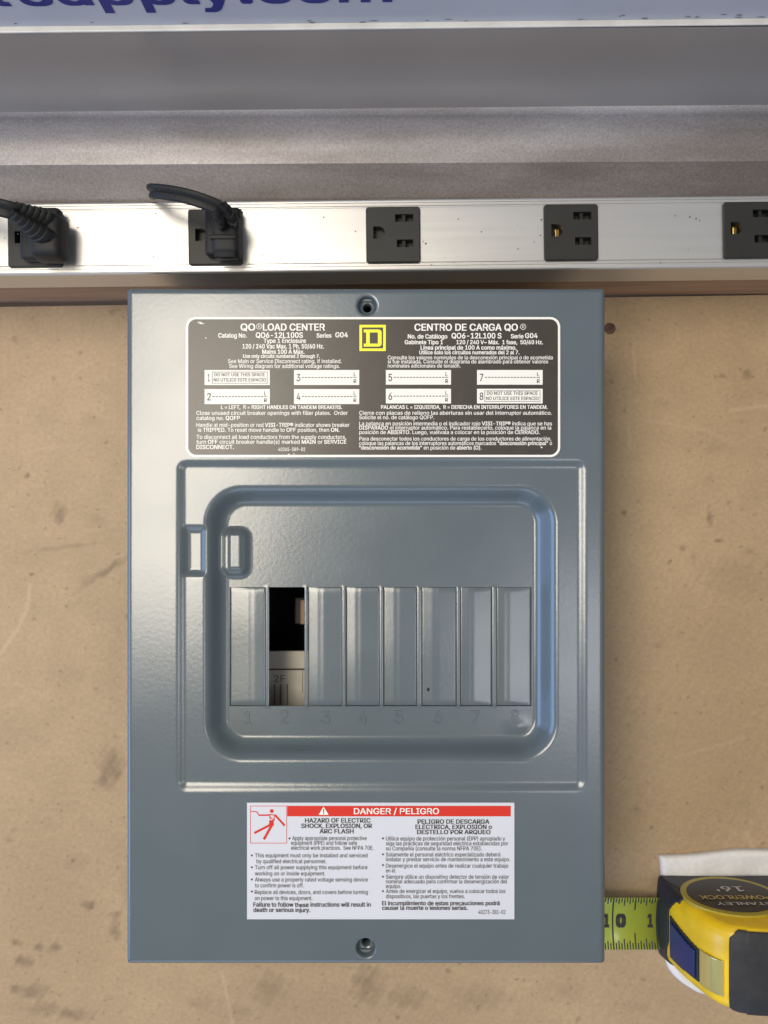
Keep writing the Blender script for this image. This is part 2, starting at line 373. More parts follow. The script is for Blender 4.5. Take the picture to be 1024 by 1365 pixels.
# ================================================================ SETTING: bench top
def bench():
    step = 3.0
    xs = np.concatenate([[-2200, -1600, -1100], np.arange(-780, 781, step), [1100, 1600, 2200]])
    t = np.concatenate([[-1.3, -0.8, -0.3], np.linspace(0, 1, 470)]); ny = len(t)
    yb = 351 + xs*(20/1278.0)
    Y = -1010 + (yb[None,:]+1010)*t[:,None]; X = np.repeat(xs[None,:], ny, 0)
    px = CX + X/k_at(0); py = CY - Y/k_at(0)
    st = np.zeros_like(X); sc = np.zeros_like(X)
    wob = 0.35*np.sin(px*0.31+py*0.17)+0.3*np.sin(px*0.13-py*0.29+1)+0.25*np.sin(px*0.57+py*0.41)
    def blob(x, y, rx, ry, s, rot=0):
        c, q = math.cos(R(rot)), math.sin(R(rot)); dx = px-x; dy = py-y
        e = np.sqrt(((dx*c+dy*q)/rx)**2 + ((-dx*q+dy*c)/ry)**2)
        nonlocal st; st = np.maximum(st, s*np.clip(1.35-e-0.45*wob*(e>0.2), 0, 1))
    for b in [(148,1022,15,24,.62),(140,1040,8,12,.6),(118,1206,10,7,.62),(79,684,9,13,.5),(130,692,10,8,.22),(72,1264,10,6,.7),(52,1262,7,5,.7),
              (43,1321,20,9,.55),(20,1318,8,6,.5),(32,1282,12,8,.55),(22,1257,7,5,.5),(154,1240,7,12,.6),(100,1352,24,9,.45),(155,1219,9,5,.5),
              (80,730,48,3,.40,-7),(140,762,42,5,.45,-33),(118,772,12,6,.3),(60,1345,26,10,.3),(359,1322,26,24,.35),(491,1316,22,28,.45),(269,1337,18,10,.25),(540,1330,30,16,.35),
              (946,689,4,12,.55),(945,640,8,6,.2),(995,498,7,9,.45),(958,721,6,2.5,.6),(910,731,5,4,.5),(924,742,3,3,.5),(832,683,3,3,.7),(1000,735,7,5,.35),
              (952,597,12,8,.25),(880,540,12,9,.15),(150,415,5,3,.5),(120,560,14,10,.15),(60,560,20,14,.12),(20,980,40,24,.12),(90,900,26,16,.12),(200,900,20,30,.1),
              (640,1330,40,18,.25),(760,1320,26,16,.2),(850,1340,34,12,.2),(320,1350,20,10,.3),(170,1180,12,30,.2),(100,1150,22,12,.2),(60,1100,26,14,.12),
              (875,860,9,5,.3),(960,930,16,10,.2),(900,1000,24,12,.15),(990,1070,18,10,.2),(850,1080,10,16,.2),(930,1110,20,8,.15),(845,950,7,7,.2),(930,1000,130,150,.16),(870,860,60,90,.12),(960,880,70,60,.14),(900,1320,120,40,.15),(420,1345,160,30,.14),(60,1180,90,70,.10),(985,770,50,30,.18),(890,980,26,16,.22),(965,1040,30,12,.22)]:  # the broad, weak entries make whole areas of the lower bench duller
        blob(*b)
    rs = np.random.RandomState(3)
    for _ in range(210):
        x, y = rs.uniform(-30,1054), rs.uniform(400,1365); q = rs.uniform(1.2,3.2); blob(x, y, q*rs.uniform(1,1.8), q, rs.uniform(.3,.7), rs.uniform(0,180))
    def scr(pts, w, s):
        nonlocal sc
        for (a, b) in zip(pts[:-1], pts[1:]):
            ax, ay = a; bx, by = b; L2 = (bx-ax)**2+(by-ay)**2
            tt = np.clip(((px-ax)*(bx-ax)+(py-ay)*(by-ay))/L2, 0, 1)
            d = np.hypot(px-(ax+tt*(bx-ax)), py-(ay+tt*(by-ay))); sc = np.maximum(sc, s*np.clip(1-d/w, 0, 1))
    scr([(0,872),(22,842),(36,812),(40,780)], 4, .35); scr([(845,468),(848,505)], 3, .3); scr([(975,547),(1024,541)], 4, .3)
    scr([(296,1296),(310,1365)], 3.5, .3); scr([(860,560),(940,573),(980,590)], 3, .2); scr([(838,562),(840,600)], 3, .2)
    scr([(0,900),(60,930),(150,960)], 3, .12); scr([(995,1110),(1008,1140)], 5, .3); scr([(900,1010),(990,985)], 3, .15); scr([(40,600),(110,592)], 3, .14)
    me = bpy.data.meshes.new('workbench_top')
    nx = len(xs); P = np.stack([X, Y, np.zeros_like(X)], -1).reshape(-1,3)
    idx = np.arange(nx*ny).reshape(ny, nx)
    F = np.stack([idx[:-1,:-1], idx[:-1,1:], idx[1:,1:], idx[1:,:-1]], -1).reshape(-1,4)
    # skirt: the sheet is 14 u thick
    bd = np.concatenate([idx[0,:], idx[1:,-1], idx[-1,-2::-1], idx[-2:0:-1,0]])
    low = P[bd].copy(); low[:,2] = -14; lo = len(P) + np.arange(len(bd))
    S = np.stack([np.roll(bd,-1), bd, lo, np.roll(lo,-1)], -1)
    P = np.concatenate([P, low]); F = np.concatenate([F, S])
    me.from_pydata((P*U).tolist(), [], F.tolist())
    for nm, arr in (('stain_and_dulling', st), ('scratch', sc)):
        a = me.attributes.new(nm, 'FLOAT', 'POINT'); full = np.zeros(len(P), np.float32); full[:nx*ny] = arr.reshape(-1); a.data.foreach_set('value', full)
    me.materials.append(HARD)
    o = bpy.data.objects.new('workbench_top', me); COL.objects.link(o); o['kind'] = 'structure'
    return o
bench_o = bench(); ORG[bench_o.name] = Vector()
# screw sunk into the sheet beside the panel (a piece of the bench)
sx_, sy_ = wx(813, 0), wy(438, 0)
m = MB(); m.lathe([(9.5,0.4),(9.0,1.2),(7.5,1.6),(3.2,1.7),(2.4,0.6),(0.2,0.5)], sx_, sy_, 0, 24, True)
m.build('screw', SCREWM, bench_o, smooth=True)

# wooden ledge behind the hardboard, carries the power strip
m = MB(); lp = [(357,-80),(357,161.5),(358.5,163),(441,163),(441,112),(640,112),(640,-80)]; c_, s_ = math.cos(R(.6)), math.sin(R(.6))
for x in (-1250, 1250): m.v += [(x*c_-y*s_, x*s_+y*c_, z) for y, z in lp]
nl = len(lp); m.f = [(i, (i+1)%nl, nl+(i+1)%nl, nl+i)[::-1] for i in range(nl)] + [tuple(range(nl)), tuple(2*nl-1-i for i in range(nl))]
lg = m.build('wooden_ledge', WOOD); tag(lg, 'brown wooden ledge running behind the hardboard bench top, under the aluminium strip', 'ledge')

# ================================================================ BACK: galvanised sheet, grey steel riser, sign
def extrude_profile(prof, x0, x1, nx, rz):
    mb = MB(); n = len(prof); xs = np.linspace(x0, x1, nx); c, s = math.cos(rz), math.sin(rz)
    for x in xs:
        for (y, z) in prof: mb.v.append((x*c - y*s, x*s + y*c, z))
    for i in range(nx-1):
        for j in range(n-1):
            a = i*n+j; mb.f.append((a, a+n, a+n+1, a+1))
    return mb
def arc(cx, cy, r, a0, a1, n):
    return [(cx+r*math.cos(R(a0+(a1-a0)*i/n)), cy+r*math.sin(R(a0+(a1-a0)*i/n))) for i in range(n+1)]
gp = [(wy(278,128), 128), (wy(262,138), 138), (wy(240,152), 152), (wy(220,166), 166), (wy(217.5,168), 168), (wy(214,169), 169), (wy(205,170),170), (wy(193,173), 173), (wy(180,179), 179), (wy(166,188),188), (wy(155,198),198), (wy(143,213), 213)]
g = extrude_profile(gp, -1250, 1250, 25, R(0.3))
go = g.build('galvanised_channel', GALV, smooth=True, angle=30)
so = go.modifiers.new('thickness', 'SOLIDIFY'); so.thickness = 3*U; so.offset = -1
tag(go, 'dull galvanised steel channel with a bent crease, behind the aluminium power strip', 'metal channel')
Yc = wy(143, 214)
topz = CZ - CD*Yc/(CY-38.0)
# grey riser (upright sheet) with a bright folded lip on top
cp = [(Yc-1, 200), (Yc, 214), (Yc+0.5, topz-2)]
g = extrude_profile(cp, -1250, 1250, 25, R(0.40))
ro = empty('steel_riser', (0, Yc, 163))
g.add([(x*math.cos(R(.4))-y*math.sin(R(.4)), x*math.sin(R(.4))+y*math.cos(R(.4)), z) for x in (-1250,1250) for (y,z) in ((Yc+10,200),(Yc+10,topz-2))], [(0,1,3,2)])
g.build('sheet', STEEL, ro)
m = MB(); m.rbox(-1250, 1250, Yc-0.5, Yc+8.5, topz-2, topz+1.5, 1.2, 2, Matrix.Rotation(R(0.62), 4, 'Z'))
m.build('folded_lip', LIP, ro)
tag(ro, 'upright satin grey steel riser with a bright top lip, just below the sign', 'metal panel')
# sign board, upright, standing behind the lip
Ys = Yc + 6
sg = empty('shop_sign', (0, Ys, topz+1.5), R(0.62))
ORG[sg.name] = Vector((0, Ys, topz+1.5))
m = MB(); m.rbox(-1250, 1250, Ys, Ys+16, topz+1.6, topz+260, 1.0, 2); m.build('board', SIGNM, sg)
zb = CZ - CD*Ys/(CY-1.5)          # height whose image row is the baseline
hs = 0.0
def sign_map(x, y): return ((x-CX)*k_at(zb), Ys-0.6, zb + y*1.0)
m = MB()
text(m, 'supply.com', 31, 523, 0, 54, 0, 0.035, sign_map, True)
text(m, 'l', -4, 16, 0, 54, 0, 0.035, sign_map, True)
lt = m.build('lettering', SIGNT, sg)
m = MB()
rs = random.Random(5)
for i in range(22):
    x = rs.choice([rs.uniform(-560, 560), rs.uniform(250, 560), rs.uniform(-100, 120)]); w_ = rs.uniform(1.5, 7); zz = topz+rs.uniform(3, 11)
    n_ = 7; pts = [(x+w_*math.cos(2*math.pi*j/n_)*rs.uniform(.6,1.1), Ys-0.4, zz+rs.uniform(.5,1.3)*math.sin(2*math.pi*j/n_)) for j in range(n_)]
    m.add(pts, [tuple(range(n_))])
dg = m.build('grime', DIRT, sg); dg['kind'] = 'stuff'
tag(sg, 'pale lilac sign board with large blue lettering, cut off along the top', 'sign')

# ================================================================ POWER STRIP
SZ = 230.0; SB = 163.5; RZ = R(0.62)
strip = empty('power_strip', (0, wy(313.2, SZ), SB), RZ)
SY = wy(313.2, SZ)
W2 = 50.0
pr = [(-W2+1, SB), (-W2, SB+2), (-W2, SZ-3), (-W2+1.5, SZ-0.8), (-W2+3, SZ), (-W2+5.0, SZ), (-W2+5.6, SZ-1.6), (-W2+7.0, SZ-1.6), (-W2+7.6, SZ),
      (-W2+9.4, SZ), (-W2+10, SZ-1.4), (-W2+11.2, SZ-1.4), (-W2+11.8, SZ+0.3), (-W2+12.4, SZ-0.2)]
pr2 = [(-y, z) for y, z in reversed(pr)]
m = MB(); prof = pr + pr2
X0, X1, nx = -1150.0, 1150.0, 2
for x in (X0, X1):
    for (y, z) in prof: m.v.append((x, SY+y, z))
n = len(prof)
for j in range(n-1): 
    if j == len(pr)-1: continue
    m.f.append((j, n+j, n+j+1, j+1))
m.f.append((n-1, 2*n-1, n, 0)); m.f.append(tuple(range(n))); m.f.append(tuple(2*n-1-i for i in range(n)))

OPX = (46.5, 287.0, 524.2, 761.5, 1000.5)
oxs = [(wx(p_, SZ+4)-34, wx(p_, SZ+4)+34) for p_ in OPX]; xx = [X0]+[q for w_ in oxs for q in w_]+[X1]
yf0, zf_ = pr[-1]; yf1 = pr2[0][0]
for i in range(len(xx)-1):
    hole = i % 2 == 1; yy0 = [yf0, yf1] if not hole else None
    spans = [(yf0, yf1)] if not hole else [(yf0, -35.0), (35.0, yf1)]
    for (a, b) in spans: m.add([(xx[i],SY+a,zf_),(xx[i+1],SY+a,zf_),(xx[i+1],SY+b,zf_),(xx[i],SY+b,zf_)], [(0,1,2,3)])
m.build('housing', ALU, strip)
# grime specks on the aluminium
m = MB(); rs = random.Random(9)
for (px, py) in [(562,276),(503,352),(575,353),(722,293),(712,323),(564,322),(642,309),(918,333),(933,294),(605,350),(350,340),(300,352),(690,300),(880,350)] + [(rs.uniform(0,1024), rs.uniform(284,350)) for _ in range(26)]:
    r_ = rs.uniform(.5, 1.5); cx_, cy_ = wx(px, SZ), wy(py + (px-512)*0.0108, SZ)
    m.poly([(cx_+r_*math.cos(j*math.pi/3), cy_+r_*math.sin(j*math.pi/3)) for j in range(6)], SZ+0.35)
sp = m.build('grime', DIRT, strip); sp['kind'] = 'stuff'
tag(strip, 'long brushed aluminium power strip with black outlets, mounted above the grey panel', 'power strip')

def plate_holes(x0, x1, y0, y1, ztop, zbot, holes, depth, bev=1.6):
    """square faceplate with real rectangular wells"""
    xs = sorted({x0+bev, x1-bev, *[h[0] for h in holes], *[h[1] for h in holes]})
    ys = sorted({y0+bev, y1-bev, *[h[2] for h in holes], *[h[3] for h in holes]})
    mb = MB(); idx = {}
    def vid(i, j):
        if (i, j) not in idx: idx[(i, j)] = len(mb.v); mb.v.append((xs[i], ys[j], ztop))
        return idx[(i, j)]
    for i in range(len(xs)-1):
        for j in range(len(ys)-1):
            cx_, cy_ = (xs[i]+xs[i+1])/2, (ys[j]+ys[j+1])/2
            if any(h[0] < cx_ < h[1] and h[2] < cy_ < h[3] for h in holes): continue
            mb.f.append((vid(i,j), vid(i+1,j), vid(i+1,j+1), vid(i,j+1)))
    for (a, b, c, d) in holes:
        mb.add([(a,c,ztop),(b,c,ztop),(b,d,ztop),(a,d,ztop),(a,c,ztop-depth),(b,c,ztop-depth),(b,d,ztop-depth),(a,d,ztop-depth)],
               [(0,4,5,1),(1,5,6,2),(2,6,7,3),(3,7,4,0),(4,7,6,5)])
    # bevelled rim + sides, corners clipped
    def ring(ins, z):
        c = 3.0
        X0, X1, Y0, Y1 = x0+ins, x1-ins, y0+ins, y1-ins
        if ins >= bev: return [(X0,Y0,z),(X0,Y0,z),(X1,Y0,z),(X1,Y0,z),(X1,Y1,z),(X1,Y1,z),(X0,Y1,z),(X0,Y1,z)]
        return [(X0,Y0+c,z),(X0+c,Y0,z),(X1-c,Y0,z),(X1,Y0+c,z),(X1,Y1-c,z),(X1-c,Y1,z),(X0+c,Y1,z),(X0,Y1-c,z)]
    rings = [ring(bev, ztop), ring(0.3, ztop-1.0), ring(0, ztop-1.8), ring(0, zbot)]
    b = len(mb.v)
    for r_ in rings: mb.v += r_
    for q in range(len(rings)-1):
        for i in range(8):
            j = (i+1) % 8; mb.f.append((b+q*8+i, b+q*8+8+i, b+q*8+8+j, b+q*8+j))
    return mb
# outlet in local coordinates (ground hole at the left, two slots at the right)
oh = [(-27.5,-11.5,-6,11), (15-12,15+13,17,27.5), (17-12,17+10.5,-18,-7.5)]
om = plate_holes(-37.5, 37.5, -39, 38.5, 5.0, -1.0, oh, 16)
for sg_ in (1, -1):      # the ground hole is round on its right side
    yc_ = 2.5; pts_ = [(-11.5, yc_+sg_*8.5)] + [(-19.5+8*math.cos(R(a)), yc_+sg_*8.5*math.sin(R(a))) for a in (0,18,36,54,72,90)]
    om.poly(pts_ if sg_ < 0 else pts_[::-1], 4.98, 12)
OUT = []
for i, pxc in enumerate(OPX):
    X = wx(pxc, SZ+4); yy = -0.7 + (0.0021 * X)
    if i == 0:
        o = MB.build(om, 'outlet', OUTLET, strip, (0,0,0)); proto = o
        gm = MB(); gm.lathe([(7.5,-1.0),(7.5,-14),(5.0,-14.5)], -18.5, 2.5, 4.0, 20, True); gm.v = gm.v
        cm = MB()
        cm.rbox(-20.5,-13.0,-4.0,9.0,-10.6,-6.5,1.8,2)
        ct = cm.build('ground_contact', BRASS, o, (0,0,0))
        c2 = MB(); c2.box(12.5, 17.0, 17.3, 27.2, -10.7, 1.5); c2.box(12.5, 17.0, -17.7, -7.8, -10.7, 1.0)
        c2o = c2.build('slot_divider', RUBBER, o, (0,0,0))
        ORG[o.name] = Vector((0,0,0)); ORG[ct.name] = Vector(); kids = [ct, c2o]
        for q in kids: q.location = (0,0,0)
        o.location = (X*U, yy*U, (SZ-SB)*U)
    else:
        o = proto.copy(); COL.objects.link(o); o.parent = strip; o.location = (X*U, yy*U, (SZ-SB)*U)
        for q in (kids if i > 2 else kids[1:]):
            c_ = q.copy(); COL.objects.link(c_); c_.parent = o
    OUT.append(o)
bpy.data.objects.remove(ct)

# ================================================================ PLUGS
PZ = SZ + 5.2
def bez(p0, p1, p2, p3, n):
    p0, p1, p2, p3 = map(Vector, (p0, p1, p2, p3))
    return [((1-t)**3)*p0 + 3*t*(1-t)**2*p1 + 3*t*t*(1-t)*p2 + t**3*p3 for t in [i/(n-1) for i in range(n)]]
def P3(px, py, z): return Vector((wx(px, z), wy(py, z), z))
def flat_cord(path, hw, hh, up):
    """two-conductor flat cord, hw half width"""
    mb = MB()
    sh = [(-1,0),(-.92,.62),(-.62,.98),(-.3,.8),(0,.30),(.3,.8),(.62,.98),(.92,.62),(1,0),(.92,-.62),(.62,-.98),(.3,-.8),(0,-.30),(-.3,-.8),(-.62,-.98),(-.92,-.62)]
    n = len(sh); P = [Vector(p) for p in path]
    a = None
    for i, p in enumerate(P):
        t = (P[min(i+1, len(P)-1)] - P[max(i-1, 0)]).normalized()
        a = t.cross(Vector(up[i] if isinstance(up, list) else up)).normalized(); c = a.cross(t).normalized()
        w_ = hw[i] if isinstance(hw, list) else hw; h_ = hh[i] if isinstance(hh, list) else hh
        for (u_, v_) in sh: mb.v.append(tuple(p + a*u_*w_ + c*v_*h_))
    for i in range(len(P)-1):
        for q in range(n):
            q2 = (q+1) % n; mb.f.append((i*n+q, i*n+q2, (i+1)*n+q2, (i+1)*n+q))
    mb.f.append(tuple(range(n))[::-1]); mb.f.append(tuple((len(P)-1)*n+q for q in range(n)))
    return mb

# --- two-prong plug in the second outlet
ox, oy = wx(287, SZ), wy(313.5, SZ) + 2
b0 = P3(297, 312, PZ)
plug = empty('flat_plug', b0)
tag(plug, 'black two-prong plug whose flat cord ends above the strip, beside an open ground hole', 'plug', None)
m = MB()
m.rbox(wx(275,PZ+8), wx(322,PZ+8), wy(343,PZ+8), wy(279,PZ+8), PZ, PZ+20, 6, 3)
m.rbox(wx(281,PZ+36), wx(320,PZ+36), wy(341,PZ+36), wy(284,PZ+36), PZ+8, PZ+44, 7, 3, None, 0.90)
m.build('body', RUBBER, plug, smooth=True)
m = MB()
zr = PZ+44.2
m.rbox(wx(279,zr), wx(315,zr), wy(319,zr), wy(312,zr), PZ+36, PZ+47, 2.5, 2)
m.build('finger_ridge', RUBBER, plug, smooth=True)
m = MB()
m.rbox(wx(284,zr), wx(313,zr), wy(342,zr), wy(320.5,zr), PZ+34, PZ+41, 2.5, 2)
m.build('thumb_recess', DARKBOX, plug, smooth=True)
m = MB(); path = bez(P3(303,300,PZ+30), P3(301,292,PZ+62), P3(300,286,PZ+70), P3(290,276,PZ+76), 9)
for i in range(9):
    pass
rad = [14,13.5,13.5,13,12.5,12,11.5,11,10]
m = flat_cord(path, rad, [11,11,11,10.5,10,9.5,9,9,8.5], (0.2,-0.6,0.8))
m.build('cord_neck', RUBBER, plug, smooth=True, angle=60)
for i in range(1,8,2):
    p = path[i]; t = (path[i+1]-path[i-1]).normalized()
    q = MB(); q.v = []; q = flat_cord([p-t*1.6, p+t*1.6], rad[i]+1.8, 12.5, (0.2,-0.6,0.8)); q.build('strain_relief_rib', RUBBER, plug, smooth=True, angle=60)
path = bez(P3(292,277,PZ+75), P3(268,266,PZ+84), P3(242,258,PZ+84), P3(210,255,PZ+66), 20) + bez(P3(210,255,PZ+66), P3(201,254.5,PZ+61), P3(199,255,PZ+50), P3(203,257,PZ-40), 12)[1:]
u0, u1 = Vector((0.15,-0.55,0.8)), Vector((-1.0,-0.25,0.1)); ups = []
for i in range(len(path)):
    t = max(0, min(1, (i-15)/7.0)); ups.append(tuple(u0.lerp(u1, t)))
m = flat_cord(path, 9.8, 4.6, ups); m.build('cord', RUBBER, plug, smooth=True, angle=35)

# --- bulky plug in the first outlet
b0 = P3(60, 315, PZ)
plug = empty('ribbed_plug', b0)
tag(plug, 'bulky black plug with stepped strain relief ribs at the left end of the strip', 'plug', None)
m = MB()
m.rbox(wx(31,PZ+8), wx(84,PZ+8), wy(349,PZ+8), wy(280,PZ+8), PZ, PZ+22, 6, 3)
m.rbox(wx(36,PZ+46), wx(82,PZ+46), wy(343,PZ+46), wy(281,PZ+46), PZ+10, PZ+50, 9, 3, None, 0.9)
m.build('body', RUBBER, plug, smooth=True)
a0 = P3(56,301,PZ+50); a1 = P3(20,282,PZ+82)
dirv = (a1-a0).normalized()
for i in range(6):
    t = i/5.0; c_ = a0.lerp(a1, t); hw_ = 23-11*t; hh_ = 17-7*t
    q = flat_cord([c_-dirv*5.2, c_-dirv*4.0, c_+dirv*2.4, c_+dirv*3.6], [hw_-2, hw_, hw_, hw_-2], [hh_-2, hh_, hh_, hh_-2], (0.1,0.2,1))
    q.build('strain_relief_rib', RUBBER, plug, smooth=True, angle=50)
q = flat_cord([a0-dirv*14, a0, a1, a1+dirv*6], [19,19,9.5,9], [15,15,8,8], (0.1,0.2,1)); q.build('cord_neck', RUBBER, plug, smooth=True, angle=60)
path = bez(a1, P3(2,277,PZ+96), P3(-30,268,PZ+90), P3(-90,262,PZ+50), 16)
m = flat_cord(path, 11.5, 5.2, (0.1,-0.5,0.85)); m.build('cord', RUBBER, plug, smooth=True, angle=35)

# ================================================================ LOAD CENTRE (panel)
PX0, PY0, PX1, PY1 = 167.5, 383.0, 808.0, 1287.0
pc = ((PX0+PX1)/2-CX, CY-(PY0+PY1)/2)
panel = empty('load_center', (pc[0], pc[1], 0))
tag(panel, 'grey-blue enamelled breaker panel with recessed front and one open slot, lying on the bench', 'breaker panel')

def sdrr(X, Y, x0, y0, x1, y1, r):
    qx = np.abs(X-(x0+x1)/2) - (x1-x0)/2 + r; qy = np.abs(Y-(y0+y1)/2) - (y1-y0)/2 + r
    return np.hypot(np.maximum(qx,0), np.maximum(qy,0)) + np.minimum(np.maximum(qx,qy),0) - r
def sst(a, b, x):
    t = np.clip((x-a)/(b-a), 0, 1); return t*t*(3-2*t)
def wall(a, b, x):            # drawn-steel wall: rounded shoulder, straighter flank, fillet
    t = np.clip((x-a)/(b-a), 0, 1); return 0.35*t + 0.65*(t*t*t*(t*(6*t-15)+10))
KF = (CZ-(ZF-32))/CD
def fx(p): return CX + (p-CX)*KF
def fy(p): return CY + (p-CY)*KF
WY0, WY1 = fy(782.5), fy(941)
WIN = [(306.5,354.5),(359,406.2),(410.2,456.5),(461,506.2),(511.2,555.8),(562,608.6),(613.6,656.2),(662,708.4)]
WIN = [(fx(a), fx(b)) for a, b in WIN]
DEPTH = 27.0; FRM = 3.8
def height(X, Y):
    h = np.zeros_like(X)
    d = -sdrr(X, Y, PX0, PY0, PX1, PY1, 5)
    rr = 8.5; e = np.clip(d/rr, 0, 1); h -= rr*(1-np.sqrt(np.clip(1-(1-e)**2, 0, 1)))
    # slight pillow of the big sheet
    h += 0.6*np.cos((X-488)/640*math.pi)*np.cos((Y-835)/904*math.pi)
    f = sdrr(X, Y, 234.5, 611.5, 783, 1056, 15); h -= FRM*wall(0, 12.5, -f)
    f = sdrr(X, Y, 271, 647, 744.5, 1016.5, 52); rec = wall(0, 27, -f); h -= DEPTH*rec
    # latch dent in the rim
    f = sdrr(X, Y, 240, 699, 277, 771, 9); dent = wall(0, 12, -f)*(1-rec); h -= 6.0*dent
    # latch boss pushed up from the recess floor
    f = sdrr(X, Y, 286, 701, 331, 774, 17); bo = wall(0, 12, -f); h += 9.5*bo*rec
    f = sdrr(X, Y, 300.5, 711, 319.5, 761, 3); h += (2.6*sst(0, 3.2, -f))*bo*rec
    # ribs between the breaker windows
    inw = sst(WY0-3, WY0+3, Y)*(1-sst(WY1-3, WY1+3, Y))
    for (a, b) in zip(WIN[:-1], WIN[1:]):
        c_ = (a[1]+b[0])/2; w_ = (b[0]-a[1])/2+1.0
        h += 1.1*inw*np.clip(1-((X-c_)/w_)**2, 0, 1)
    # soft dent at the bottom-right floor corner
    h += 1.8*np.exp(-(((X-fx(690))/13)**2+((Y-fy(968))/9)**2))
    return h

def coords(a, b, step, snaps):
    xs = list(np.arange(a, b, step)) + [b]
    xs = np.array(xs)
    for s in snaps:
        i = int(np.argmin(np.abs(xs-s))); xs[i] = s
    return np.unique(xs)
gx = coords(PX0, PX1, 1.6, [q for w_ in WIN for q in w_]); gy = coords(PY0, PY1, 1.6, [WY0, WY1])
GX, GY = np.meshgrid(gx, gy)
# round the outer corners
r_ = 5.0
cxn = np.clip(GX, PX0+r_, PX1-r_); cyn = np.clip(GY, PY0+r_, PY1-r_)
dd = np.hypot(GX-cxn, GY-cyn); sc_ = np.where(dd > r_, r_/np.maximum(dd,1e-9), 1); GX = cxn+(GX-cxn)*sc_; GY = cyn+(GY-cyn)*sc_
GZ = height(GX, GY)
cxm = (gx[:-1]+gx[1:])/2; cym = (gy[:-1]+gy[1:])/2; CXm, CYm = np.meshgrid(cxm, cym)
keep = np.ones_like(CXm, bool)
for (a, b) in WIN: keep &= ~((CXm > a) & (CXm < b) & (CYm > WY0) & (CYm < WY1))
SCR = [(489.3, 407.2), (487.6, 1263.6)]
for (sx, sy) in SCR: keep &= ~(np.hypot(CXm-sx, CYm-sy) < 14.6)
idx = np.arange(GX.size).reshape(GX.shape)
F = np.stack([idx[:-1,:-1], idx[1:,:-1], idx[1:,1:], idx[:-1,1:]], -1)[keep]
P = np.stack([GX-CX, CY-GY, ZF+GZ], -1).reshape(-1,3)
fl = F.tolist()
# flange round the outside
bd = np.concatenate([idx[0,:], idx[1:,-1], idx[-1,-2::-1], idx[-2:0:-1,0]])
low = P[bd].copy(); low[:,2] = ZF-34; lo = len(P)+np.arange(len(bd)); P = np.concatenate([P, low])
fl += np.stack([bd, np.roll(bd,-1), np.roll(lo,-1), lo], -1).tolist()
used = np.unique(np.array([i for f in fl for i in f])); remap = -np.ones(len(P), int); remap[used] = np.arange(len(used))
cm = MB(); cm.v = [tuple(q) for q in P[used]]; cm.f = [tuple(remap[list(f)]) for f in fl]
# window edges turned down
for (a, b) in WIN:
    zs = ZF-FRM-DEPTH+0.2; X0, X1, Y0, Y1 = a-CX, b-CX, CY-WY1, CY-WY0
    cm.add([(X0,Y0,zs),(X1,Y0,zs),(X1,Y1,zs),(X0,Y1,zs),(X0,Y0,zs-4),(X1,Y0,zs-4),(X1,Y1,zs-4),(X0,Y1,zs-4)], [(0,4,5,1),(1,5,6,2),(2,6,7,3),(3,7,4,0)])
cm.build('cover', PAINT, panel, smooth=True, angle=50)
for (sx, sy) in SCR:
    q = MB(); zt = float(height(np.array([[sx+18.0]]), np.array([[sy]]))[0,0])
    q.lathe([(16.4,0.15),(14.2,0.12),(13.2,-0.5),(12.4,-2.0),(11.6,-6.0),(11.0,-11.0),(9.6,-13.4),(7.6,-14.4),(6.3,-14.6),(5.8,-15.4),(5.7,-30)], sx-CX, CY-sy, ZF+zt, 40)
    q.build('screw_dimple', PAINT, panel, smooth=True, angle=60)
# twist-out plates: pressed plates with a lengthwise fold
PLT = {0:(0.60,2.4,-0.6),2:(0.37,2.0,-0.5),3:(0.36,2.0,-0.4),4:(0.40,2.0,-0.4),5:(0.40,2.1,-1.0),6:(0.34,1.3,-2.0),7:(0.30,1.0,-2.0)}
for i, (fr, up, dn) in PLT.items():
    a, b = WIN[i]; a += 0.5; b -= 0.5; y0, y1 = WY0+0.6, WY1-0.6; w_ = b-a
    nx_, ny_ = 44, 50; us = np.linspace(0,1,nx_); vs = np.linspace(0,1,ny_); q = MB()
    top = []
    for v_ in vs:
        for u_ in us:
            soft = 0.05
            rise = up*min(u_/fr, 1) + (dn*(u_-fr)/(1-fr) if u_ > fr else 0)
            # round the fold
            d_ = (u_-fr)/0.06
            rise -= 0.35*math.exp(-d_*d_)
            endf = min(1, v_/0.03, (1-v_)/0.03); rise = rise*(0.55+0.45*endf)
            yy = y0+(y1-y0)*v_; xx = a+w_*u_
            ed = min(u_*w_, (1-u_)*w_, v_*(y1-y0), (1-v_)*(y1-y0)); 
            rise -= 0.5*max(0, 1-ed/1.5)**2
            top.append((xx-CX, CY-yy, ZF-FRM-DEPTH-1.6+rise+0.25*math.sin(v_*7+i)))
    q.v = top
    for j in range(ny_-1):
        for k in range(nx_-1):
            s_ = j*nx_+k; q.f.append((s_, s_+nx_, s_+nx_+1, s_+1))
    ring = [k for k in range(nx_)] + [j*nx_+nx_-1 for j in range(1,ny_)] + [(ny_-1)*nx_+k for k in range(nx_-2,-1,-1)] + [j*nx_ for j in range(ny_-2,0,-1)]
    bs = len(q.v); q.v += [(q.v[r__][0], q.v[r__][1], ZF-FRM-DEPTH-6.5) for r__ in ring]; nr = len(ring)
    for k in range(nr): q.f.append((ring[k], ring[(k+1)%nr], bs+(k+1)%nr, bs+k))
    q.f.append(tuple(bs+k for k in range(nr)))
    q.build('twist_out', PAINT, panel, smooth=True, angle=50)
q = MB(); cx_, cy_ = fx(571)-CX, CY-fy(919)
q.poly([(cx_+1.6*math.cos(j*math.pi/4)*(1.3 if j%3 else .8), cy_+2.6*math.sin(j*math.pi/4)) for j in range(8)], ZF-FRM-DEPTH-0.3, .6)
